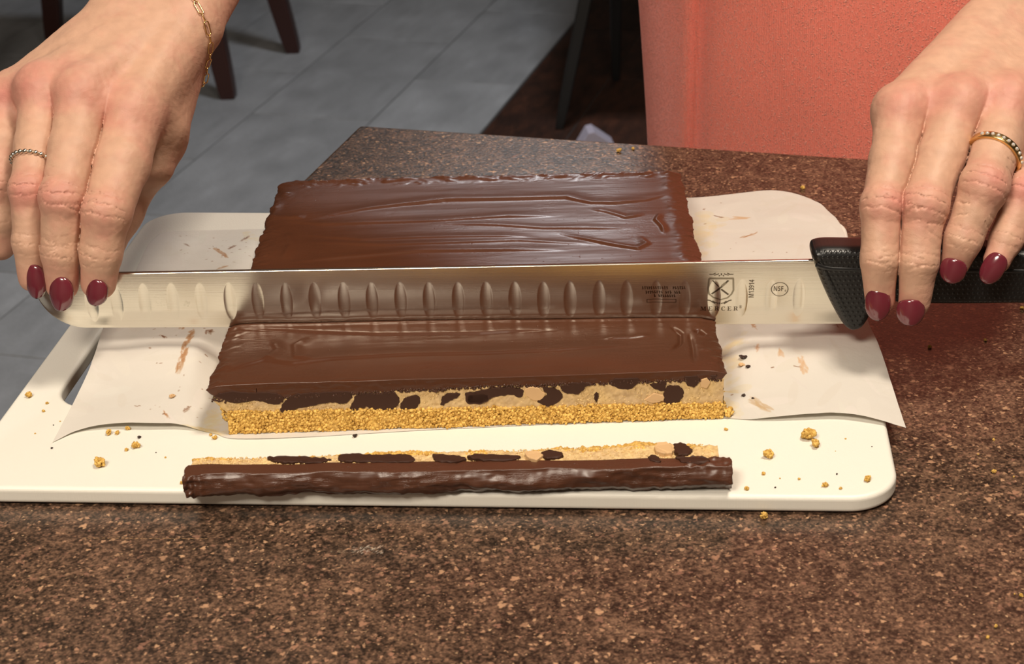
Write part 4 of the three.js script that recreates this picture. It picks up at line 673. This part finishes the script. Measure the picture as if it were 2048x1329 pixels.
// nails: [px centre, py, half length px, half width px, axis x, axis y (px), distance, sideways turn]
const mNail = phy({ color: lin(0.14, 0.018, 0.03), roughness: 0.2, clearcoat: 1, clearcoatRoughness: 0.06 });
for (const [px, py, hl, hw, ax, ay, d, turn] of [
  [185, 586, 28, 21.5, -0.12, 1, 0.7437, -0.30], [113, 590, 36, 23.5, 0.02, 1, 0.7437, -0.28], [64, 566, 35, 19.5, 0.12, 1, 0.7458, -0.28], [-34, 512, 22, 14, 0.1, 1, 0.767, -0.9],
  [1756, 613, 32, 22, 0.0, 1, 0.7395, -0.12], [1823, 628, 27, 24.5, -0.05, 1, 0.7375, -0.05], [1905, 544, 25, 23, -0.28, 1, 0.7337, -0.15], [1985, 539, 33, 20, -0.62, 1, 0.7357, -0.1],
]) {
  const c = U(px, py, d - 0.0004), a = U(px + ax * 100, py + ay * 100, d + 0.0035 * 2).sub(c).normalize();
  const n = DORS.clone().addScaledVector(RT, turn).addScaledVector(UPV, 0.1); n.addScaledVector(a, -n.dot(a)).normalize();
  const b = V().crossVectors(a, n).normalize(), k = d / FOC, L = hl * k * 1.02, W = hw * k * 1.17, pos = [], idx = [], NR = 12, NA = 40;
  const put = (u, v, under) => { const bend = 0.0062, e = Math.min(1, u * u + v * v); const z = -((u * W) ** 2) / (2 * bend) - ((v * L) ** 2) / (2 * 0.022) + (under ? -0.0011 : 0.00035 * Math.sqrt(1 - Math.pow(e, 4))); const wk = v > 0 ? 1 - 0.12 * v * v : 1; const p = c.clone().addScaledVector(b, u * W * wk).addScaledVector(a, v * L).addScaledVector(n, z); pos.push(p.x, p.y, p.z); };
  for (const under of [0, 1]) { const base = pos.length / 3; put(0, 0, under); for (let r = 1; r <= NR; r++) for (let t = 0; t < NA; t++) { const th = t / NA * 6.28318, q = r / NR, cu = Math.cos(th), sv = Math.sin(th), ex = sv < 0 ? 2.6 : 2.3, m = Math.pow(Math.pow(Math.abs(cu), ex) + Math.pow(Math.abs(sv), ex), -1 / ex); put(cu * q * m, sv * q * m, under); }
    const id = (r, t) => r === 0 ? base : base + 1 + (r - 1) * NA + (t % NA);
    for (let r = 0; r < NR; r++) for (let t = 0; t < NA; t++) { const q = [id(r, t), id(r + 1, t), id(r + 1, t + 1), id(r, t + 1)]; const f = under ? [0, 2, 1, 0, 3, 2] : [0, 1, 2, 0, 2, 3]; for (const s of f) idx.push(q[s]); } }
  const h = 1 + NR * NA; for (let t = 0; t < NA; t++) { const A = 1 + (NR - 1) * NA + t, B = 1 + (NR - 1) * NA + (t + 1) % NA; idx.push(A, h + A, h + B, A, h + B, B); }
  const g = new THREE.BufferGeometry(); g.setAttribute('position', new THREE.Float32BufferAttribute(pos, 3)); g.setIndex(idx); g.computeVertexNormals();
  mNail.side = THREE.DoubleSide;
  tag(mesh('fingernail', g, mNail, person), 'glossy burgundy polished nail');
}
// clothing
{
  const N = 512, ribs = dataTex(N, N, (x, y) => { const u = x / N, v = y / N; const r = 0.5 + 0.5 * Math.cos(u * Math.PI * 2 * 44), k = 0.5 + 0.5 * Math.cos(v * Math.PI * 2 * 60 + (Math.floor(u * 44) % 2) * Math.PI); const blob = Math.max(0, tn3(u, v) - 0.70) * 2.8 + Math.max(0, tn4(u, v) - 0.82) * 1.5; return 30 + 52 * r * (0.7 + 0.3 * k) + 170 * blob; }, false);
  const rc = dataTex(N, N, (x, y) => { const u = x / N, v = y / N; const n = tn3(u, v) * 0.5 + tn4(u, v) * 0.5, b = Math.max(0, tn3(u, v) - 0.72) * 2; return [248 + (n - 0.5) * 14 + 7 * b, 138 + (n - 0.5) * 44 + 70 * b, 120 + (n - 0.5) * 44 + 70 * b]; }, true);
  const mKnit = phy({ map: rep(rc, 1 / 0.05), bumpMap: rep(ribs, 1 / 0.05), bumpScale: 0.0015, roughness: 0.95, sheen: 0.8, sheenColor: lin(0.9, 0.6, 0.62), sheenRoughness: 0.5 });
  mKnit.side = THREE.DoubleSide;
  const NA = 260, NY = 120, pos = [], uv = [], idx = [], y0 = 0.80, y1 = shY + 0.055;
  for (let j = 0; j <= NY; j++) { const t = j / NY, y = lerp(y0, y1, t);
    for (let i = 0; i <= NA; i++) {
      const th = i / NA * Math.PI * 2, shl = sst(0.55, 1, t); let rx = lerp(0.216, 0.222, t) * (1 - 0.02 * Math.cos(t * 5)), rz = lerp(0.135, 0.125, t); if (t > 0.86) { const q = (t - 0.86) / 0.14; rx *= 1 - 0.72 * q * q; rz *= 1 - 0.5 * q * q; }
      const c = Math.cos(th), s = Math.sin(th), cx = 0.233 - 0.012 * t; const ef = (v) => Math.sign(v) * Math.pow(Math.abs(v), 0.82);
      let x = cx + rx * ef(c), z = -1.150 + rz * ef(s);
      const fold = 0.004 * Math.exp(-(((x - 0.046 + 0.012 * (0.5 - t)) / 0.005) ** 2)) - 0.007 * Math.exp(-(((x - 0.054 + 0.012 * (0.5 - t)) / 0.0045) ** 2)) + 0.004 * fbm(x * 12, y * 4, 3, 2) * 2;
      if (s > 0) z += fold * (s > 0.2 ? 1 : s / 0.2);
      pos.push(x, y + 0.004 * fbm(x * 10, 1, z * 10, 2) * (1 - t), z); uv.push(i / NA * 1.12, y);
    } }
  for (let j = 0; j < NY; j++) for (let i = 0; i < NA; i++) { const a = j * (NA + 1) + i, b = a + 1, c = b + NA + 1, d = a + NA + 1; idx.push(a, d, c, a, c, b); }
  const g = new THREE.BufferGeometry(); g.setAttribute('position', new THREE.Float32BufferAttribute(pos, 3)); g.setAttribute('uv', new THREE.Float32BufferAttribute(uv, 2)); g.setIndex(idx); g.computeVertexNormals();
  const sw = mesh('sweater', g, mKnit, person); tag(sw, 'coral ribbed boucle knit sweater');
  for (const a of [armR, armL]) {
    const elb = a.el, s0 = a.sh, f = a.w.clone().lerp(a.el, 0.80), cv = new THREE.CatmullRomCurve3([s0, s0.clone().lerp(elb, 0.5), elb, f]); const t = new THREE.TubeGeometry(cv, 60, 1, 40), Pp = t.attributes.position, NRM = t.attributes.normal;
    for (let i = 0; i < Pp.count; i++) { const k = Math.floor(i / 41) / 60, r = lerp(0.070, 0.052, k) + 0.003 * Math.sin(k * 40); Pp.setXYZ(i, Pp.getX(i) - NRM.getX(i) * (1 - r), Pp.getY(i) - NRM.getY(i) * (1 - r), Pp.getZ(i) - NRM.getZ(i) * (1 - r)); }
    planarUV(t, (x, y, z) => [x + z, y]); t.computeVertexNormals(); mesh('sleeve', t, mKnit, sw);
  }
  const mTr = std({ color: lin(0.02, 0.022, 0.03), roughness: 0.9 });
  for (const s of [-1, 1]) { const cv = new THREE.CatmullRomCurve3([V(0.24 + s * 0.085, 0.93, -1.18), V(0.24 + s * 0.10, 0.5, -1.19), V(0.24 + s * 0.10, 0.1, -1.22)]); mesh('trouser_leg', new THREE.TubeGeometry(cv, 24, 0.098, 24), mTr, person); }
  const hair = new THREE.SphereGeometry(0.112, 40, 30); const hp = hair.attributes.position; for (let i = 0; i < hp.count; i++) { let x = hp.getX(i), y = hp.getY(i), z = hp.getZ(i); if (y < 0) y *= 1.9; if (z > 0.03 && y < 0.05) z = 0.0; hp.setXYZ(i, x * 0.92, y, z); } hair.computeVertexNormals();
  const hm = mesh('hair', hair, std({ color: lin(0.05, 0.025, 0.014), roughness: 0.55 }), person); hm.position.set(0.24, shY + 0.26, -1.145);
}

// ---------------------------------------------------------------- jewellery
const mGold = phy({ color: lin(0.80, 0.56, 0.24), metalness: 1, roughness: 0.22 }), mSilver = phy({ color: lin(0.82, 0.76, 0.64), metalness: 1, roughness: 0.2 });
function ringFrame(c, axis) { const a = axis.clone().normalize(), e1 = V().crossVectors(a, DORS).normalize(), e2 = V().crossVectors(e1, a).normalize(); return [a, e1, e2]; }
{
  const f = RARM.fingers[2], t = 0.42, A = U(...f[1]), B = U(...f[2]); const c = A.clone().lerp(B, t).addScaledVector(RT, -0.0001), ax = B.clone().sub(A); ax.addScaledVector(RT, -0.10 * ax.length());
  const [a, e1, e2] = ringFrame(c, ax), R = lerp(f[1][3], f[2][3], t) / 1000 + 0.0007, n = 26;
  const o = thing('beaded_ring', 'silver beaded ring on the hand pressing the blade', 'ring', c.toArray());
  const band = new THREE.TorusGeometry(R, 0.0006, 8, 60), M = new THREE.Matrix4().makeBasis(e1, e2, a.clone().negate()); band.applyMatrix4(M); mesh('band', band, mSilver, o);
  const bd = new THREE.SphereGeometry(0.00112, 14, 10);
  for (let k = 0; k < n; k++) { const th = k / n * 6.28318; const b = mesh('bead', bd, mSilver, o); b.position.copy(e1.clone().multiplyScalar(Math.cos(th) * R).addScaledVector(e2, Math.sin(th) * R)); }
}
{
  const f = LARM.fingers[2], c = U(1988, 313, 0.7497), ax = U(f[2][0], f[2][1], f[2][2]).sub(U(f[1][0], f[1][1], f[1][2])); ax.addScaledVector(RT, -0.18 * ax.length());
  const [a, e1, e2] = ringFrame(c, ax), R = 0.0119;
  const o = thing('diamond_ring', 'gold band ring set with a row of clear stones on the handle hand', 'ring', c.toArray());
  const M = new THREE.Matrix4().makeBasis(e1, e2, a.clone().negate()), prof = [], w = 0.0019, th = 0.0008;
  for (const [x, y] of [[-th, -w], [th * 0.6, -w], [th, -w * 0.8], [th, w * 0.8], [th * 0.6, w], [-th, w], [-th, -w]]) prof.push(new THREE.Vector2(R + x, y));
  const band = new THREE.LatheGeometry(prof, 64); band.rotateX(Math.PI / 2); band.applyMatrix4(M); mesh('band', band, mGold, o);
  const st = new THREE.OctahedronGeometry(0.00098, 1), ms = phy({ color: 0xffffff, roughness: 0.05, metalness: 0, transmission: 0.6, ior: 2.2, thickness: 0.001 });
  for (let k = 0; k < 11; k++) { const q = Math.PI / 2 + (k - 5) * 0.20; const s = mesh('stone', st, ms, o); s.position.copy(e1.clone().multiplyScalar(Math.cos(q) * (R + 0.0007)).addScaledVector(e2, Math.sin(q) * (R + 0.0007))); s.rotation.set(k, k * 2, 0); }
}
{
  const c = armR.w.clone().addScaledVector(armR.ax, 0.010), s = armR.side, d = V().crossVectors(s, armR.ax).normalize();   // s across, d dorsal
  const nrm = armR.ax.clone().addScaledVector(s, 0.85).addScaledVector(d, -0.15).normalize(), e1 = V().crossVectors(nrm, DORS).normalize(), e2 = V().crossVectors(e1, nrm).normalize();
  const loop = []; for (let k = 0; k < 160; k++) { const th = k / 160 * 6.28318, dir = e1.clone().multiplyScalar(Math.cos(th)).addScaledVector(e2, Math.sin(th)); let r = 0.07; while (r > 0.01) { const p = c.clone().addScaledVector(dir, r); if (armR.sdf(p.x, p.y, p.z) < 0.0010) break; r -= 0.0004; } loop.push(c.clone().addScaledVector(dir, r)); }
  const cv = new THREE.CatmullRomCurve3(loop, true), len = cv.getLength(), n = Math.round(len / 0.0052), o = thing('chain_bracelet', 'thin gold paperclip chain bracelet around the wrist', 'bracelet', c.toArray());
  const big = (L, W, r) => { const pts = []; for (let k = 0; k < 24; k++) { const th = k / 24 * 6.28318, x = Math.cos(th), y = Math.sin(th); pts.push(V(W * x, y * W + Math.sign(y) * (L - W), 0)); } return new THREE.TubeGeometry(new THREE.CatmullRomCurve3(pts, true), 40, r, 6, true); };
  const lg = [big(0.0033, 0.0011, 0.00032), big(0.0017, 0.0008, 0.00032)];
  for (let k = 0; k < n; k++) { const t = k / n, p = cv.getPointAt(t), tg = cv.getTangentAt(t), out = p.clone().sub(c).normalize(), x = V().crossVectors(tg, out).normalize(), zz = V().crossVectors(x, tg); if (k % 2) { x.applyAxisAngle(tg, 1.2); zz.applyAxisAngle(tg, 1.2); } const m = mesh('link', lg[k % 2], mGold, o); m.position.copy(p.sub(c)); m.quaternion.setFromRotationMatrix(new THREE.Matrix4().makeBasis(x, tg, zz)); }
}

// ---------------------------------------------------------------- crumbs
{
  const variants = [];
  for (let v = 0; v < 8; v++) { const li = [], lobes = Array.from({ length: 2 + v % 3 }, (_, k) => [k ? rr(-0.5, 0.5) : 0, k ? rr(-0.2, 0.4) : 0, k ? rr(-0.4, 0.4) : 0, k ? rr(0.3, 0.5) : 0.6]); for (let k = 0; k < 130; k++) { const [ox, oy, oz, R] = lobes[k % lobes.length], th = rnd() * 6.28, cz = rr(-1, 1), sr = Math.sqrt(1 - cz * cz), q = R * rr(0.55, 1.0); li.push([ox + q * sr * Math.cos(th), Math.max(-0.5, oy + q * cz * 0.8), oz + q * sr * Math.sin(th), rr(0.13, 0.26), gold().map((c) => c * 0.92)]); } variants.push(grains(li)); }
  const mDark = phy({ color: lin(0.03, 0.014, 0.009), roughness: 0.5 }), mPale = std({ vertexColors: true, color: lin(1.0, 1.0, 1.0), roughness: 0.8 });
  let kk = 0;
  const crumb = (px, py, wpx, y, name, label, cat, group, mat) => { const p = G(px, py + wpx * 0.25, y), d = p.clone().sub(CAMP).dot(FW), r = wpx * d / FOC / 2 / 1.05; const m = mesh(name, variants[kk++ % 8], mat); m.scale.setScalar(r); m.rotation.y = kk * 1.7; m.position.copy(p); m.position.y += 0.62 * r - 0.0001; tag(m, label, cat, group); return m; };
  const b8 = ([x, y, w]) => [x / 2.077, 400 + y / 2.077, w / 2.077 * 1.15], b4 = ([x, y, w]) => [1380 + x / 2.611, 820 + y / 2.611, w / 2.611 * 1.1];
  const BC = (q, label, group) => crumb(...q, TB, 'biscuit_crumb', label, 'crumb', group, mCrust);
  BC(b8([120, 808, 36]), 'largest golden biscuit crumb on the narrow rim beside the handle slot');
  BC(b8([197, 843, 17]), 'small round biscuit crumb on the rim closest to the handle slot');
  BC(b8([181, 877, 16]), 'small biscuit crumb on the rim just in front of the round one by the slot');
  for (const q of [[147, 970, 9], [250, 920, 8]].map(b8)) BC(q, 'speck of biscuit crumb on the bare board beside the handle slot', 'specks beside the handle slot');
  for (const q of [[452, 967, 34], [487, 968, 24]].map(b8)) BC(q, 'one of two touching biscuit crumbs in front of the parchment', 'pair of touching crumbs');
  BC(b8([532, 948, 28]), 'upright biscuit crumb lying against the front edge of the parchment');
  BC(b8([563, 1018, 42]), 'knobbly biscuit crumb in front of the dark chocolate crumb on the board');
  BC(b8([527, 1036, 22]), 'small biscuit crumb touching the knobbly one on the handle side');
  BC(b8([755, 1175, 20]), 'small tan crumb at the blunt end of the cut strip');
  for (const q of [[876, 975, 18], [893, 988, 24]].map(b8)) BC(q, 'small biscuit crumb at the chipped corner of the slab crust', 'crumbs at the slab corner');
  BC(b8([688, 1070, 11]), 'speck of biscuit crumb alone between the parchment and the cut strip');
  BC(b8([418, 1092, 58]), 'largest biscuit crumb on the handle side of the board in front of the parchment');
  for (const q of [[580, 985, 20], [215, 1031, 12], [222, 935, 8], [648, 1050, 7]].map(b8)) crumb(...q, TB, 'chocolate_crumb', 'tiny dark chocolate crumb on the board on the handle side', 'crumb', 'dark crumbs on the handle side', mDark);
  crumb(...b4([612, 125, 96]), TB, 'biscuit_crumb', 'largest clustered biscuit crumb on the board right of the cut strip', 'crumb', null, mCrust);
  crumb(...b4([656, 178, 62]), TB, 'biscuit_crumb', 'biscuit crumb touching the front of the largest crumb cluster', 'crumb', null, mCrust);
  BC(b4([962, 37, 22]), 'small biscuit crumb on the board touching the hanging parchment corner');
  BC(b4([415, 230, 72]), 'chunky lone biscuit crumb beside the end of the cut strip');
  BC(b4([384, 330, 32]), 'small upright biscuit crumb in front of the chunky lone crumb');
  BC(b4([297, 410, 34]), 'pale biscuit crumb in front of the end of the cut strip');
  BC(b4([703, 390, 46]), 'flat wide biscuit crumb near the front edge of the board');
  BC(b4([787, 410, 22]), 'small biscuit crumb next to the flat wide crumb near the board front');
  BC(b4([925, 360, 50]), 'biscuit crumb near the rounded front corner of the board');
  BC(b4([188, 102, 24]), 'small pale biscuit crumb on the board just in front of the slab end');
  for (const q of [[470, 357, 12], [570, 360, 20], [812, 150, 14], [760, 215, 8]].map(b4)) BC(q, 'speck of biscuit crumb on the board past the end of the cut strip', 'specks past the end of the strip');
  for (const q of [[445, 405, 15], [767, 335, 14], [950, 192, 8]].map(b4)) crumb(...q, TB, 'chocolate_crumb', 'tiny dark crumb on the board past the end of the cut strip', 'crumb', 'dark crumbs past the end of the strip', mDark);
  crumb(710, 872, 12, TB, 'chocolate_crumb', 'dark chocolate crumb between the slab and the cut strip', 'crumb', null, mDark);
  crumb(...b4([383, 552, 60]), 0, 'biscuit_crumb', 'golden biscuit crumb on the counter against the front of the board', 'crumb', null, mCrust);
  for (const q of [[1585, 320, 34], [1595, 1128, 28], [1555, 1185, 28], [1730, 968, 30], [1585, 155, 20], [1505, 232, 12], [1695, 962, 12], [1690, 350, 14]].map(b4)) crumb(...q, 0, 'pale_crumb', 'pale yellow crumb lying on the speckled countertop', 'crumb', 'crumbs on the countertop', mPale);
  for (const q of [[1237, 301, 14], [1266, 297, 11]]) crumb(...q, 0, 'pale_crumb', 'one of two pale crumbs on the counter edge in front of the sweater', 'crumb', 'two crumbs at the counter edge', mPale);
  crumb(1605, 375, 14, 0, 'pale_crumb', 'pale crumb on the counter behind the back edge of the parchment', 'crumb', null, mPale);
  for (const q of [[1860, 693, 12], [1970, 680, 9], [2044, 616, 14]]) crumb(...q, 0, 'pale_crumb', 'pale crumb on the counter just in front of the knife handle', 'crumb', 'crumbs by the knife handle', mPale);
  const onPaper = (px, py) => { let h = TB + paperY; for (let k = 0; k < 4; k++) { const p = G(px, py, h); let b = 1e9; for (const q of paperPts) { const d = (q.x - p.x) ** 2 + (q.z - p.z) ** 2; if (d < b) { b = d; h = q.y - CT; } } } return h + 0.0002; };
  for (const [x, y, w] of [[1486, 711, 20], [1496, 731, 16], [1487, 789, 13], [1506, 795, 9]]) { const m = crumb(x, y, w, onPaper(x, y + w * 0.25), 'chocolate_crumb', 'dark chocolate flake on the parchment beside the slab', 'crumb', 'chocolate flakes on the parchment', mDark); m.position.y -= 0.38 * m.scale.y; m.scale.y *= 0.4; }
  for (const [x, y, w] of [[1482, 727, 18], [345, 789, 19]]) { const m = crumb(x, y, w, onPaper(x, y + w * 0.25), 'nut_crumb', x > 1000 ? 'pale nut crumb on the parchment touching the chocolate flakes' : 'pale nut crumb alone on the parchment near the handle slot', 'crumb', null, mNut); m.position.y -= 0.3 * m.scale.y; m.scale.y *= 0.5; }
}

// ---------------------------------------------------------------- dining chairs on the floor behind
{
  const FL = (px, py) => G(px, py, -CT);
  const legGeo = (a, b, r0, r1, seg = 4) => { const L = a.distanceTo(b), g = new RoundedBoxGeometry(1, L, 1, 2, 0.12), p = g.attributes.position; for (let i = 0; i < p.count; i++) { const t = p.getY(i) / L + 0.5, r = lerp(r0, r1, t); p.setX(i, p.getX(i) * r); p.setZ(i, p.getZ(i) * r); } g.computeVertexNormals(); g.applyQuaternion(new THREE.Quaternion().setFromUnitVectors(V(0, 1, 0), b.clone().sub(a).normalize())); const m = a.clone().lerp(b, 0.5); g.translate(m.x, m.y, m.z); return g; };
  const mWood = std({ color: lin(0.045, 0.012, 0.008), roughness: 0.4 });
  const A = FL(588, 104), B = FL(458, 196), C = FL(110, 98), o = A.clone().add(B).multiplyScalar(0.5); 
  const ch = thing('dining_chair', 'dark reddish brown wooden dining chair with splayed legs on the grey tiles', 'chair', [o.x, 0, o.z]);
  const D = C.clone().add(B).sub(A); const feet = [A, B, C, D], mid = feet.reduce((s, f) => s.add(f), V(0, 0, 0)).multiplyScalar(0.25);
  for (const f of feet) { const a = f.clone().sub(o); a.y = 0.0; const b = f.clone().lerp(mid, 0.22).sub(o); b.y = 0.44; mesh('leg', legGeo(a, b, 0.040, 0.056), mWood, ch); }
  const ux = C.clone().sub(A).normalize(), ang = Math.atan2(-ux.z, ux.x), m2 = mid.clone().sub(o);
  const seat = mesh('seat', new RoundedBoxGeometry(0.50, 0.05, 0.44, 3, 0.02), mWood, ch); seat.position.set(m2.x, 0.465, m2.z); seat.rotation.y = ang;
  const bk = mesh('backrest', new RoundedBoxGeometry(0.46, 0.42, 0.03, 3, 0.012), mWood, ch); bk.position.set(m2.x, 0.74, m2.z).add(V(0, 0, -0.21).applyAxisAngle(V(0, 1, 0), ang)); bk.rotation.y = ang;

  const mBlk = std({ color: lin(0.006, 0.006, 0.007), roughness: 0.4 });
  const E1 = FL(1118, 258), E2 = FL(1232, 160), E3 = E1.clone().add(V(0.36, 0, -0.02)), E4 = E2.clone().add(V(0.22, 0, -0.06)), o2 = E1.clone().add(E2).multiplyScalar(0.5);
  const bc = thing('bar_chair', 'black metal framed chair with slanted legs on the brown floor', 'chair', [o2.x, 0, o2.z]);
  const md = [E1, E2, E3, E4].reduce((s, f) => s.add(f), V(0, 0, 0)).multiplyScalar(0.25), tops = [];
  for (const f of [E1, E2, E3, E4]) { const a = f.clone().sub(o2); a.y = 0; const b = f.clone().lerp(md, f === E2 ? 0.08 : 0.55).sub(o2); b.y = 0.5; tops.push(b); mesh('leg', legGeo(a, b, 0.022, 0.036), mBlk, bc); }
  const mm = md.clone().sub(o2);
  const s2 = mesh('seat', new RoundedBoxGeometry(0.46, 0.09, 0.46, 3, 0.03), mBlk, bc); s2.position.set(mm.x, 0.52, mm.z);
  const b2 = mesh('backrest', new RoundedBoxGeometry(0.44, 0.5, 0.05, 3, 0.02), mBlk, bc); b2.position.set(mm.x, 0.88, mm.z - 0.21);
  const rl = mesh('stretcher', legGeo(tops[0].clone().setY(0.34).lerp(E1.clone().sub(o2).setY(0.34), 0.3), tops[1].clone().setY(0.34), 0.03, 0.03), mBlk, bc);

  // folded sheet of paper on the floor
  const p = FL(1183, 290), w = 0.03, sh = new THREE.Shape(); sh.moveTo(-w, 0); sh.lineTo(-0.3 * w, 0.034); sh.lineTo(0.1 * w, 0.036); sh.lineTo(w * 1.5, 0.004); sh.lineTo(w * 1.5, 0); sh.lineTo(-w, 0);
  const g = new THREE.ExtrudeGeometry(sh, { depth: 0.05, bevelEnabled: true, bevelThickness: 0.001, bevelSize: 0.001, bevelSegments: 1 }); g.translate(0, 0.001, -0.025);
  const nk = mesh('folded_paper', g, std({ color: lin(0.62, 0.58, 0.72), roughness: 0.9 })); nk.position.set(p.x, 0, p.z); nk.rotation.y = 0.15;
  tag(nk, 'small folded lilac white paper lying on the brown floor', 'paper');
}

renderer.render(scene, camera);
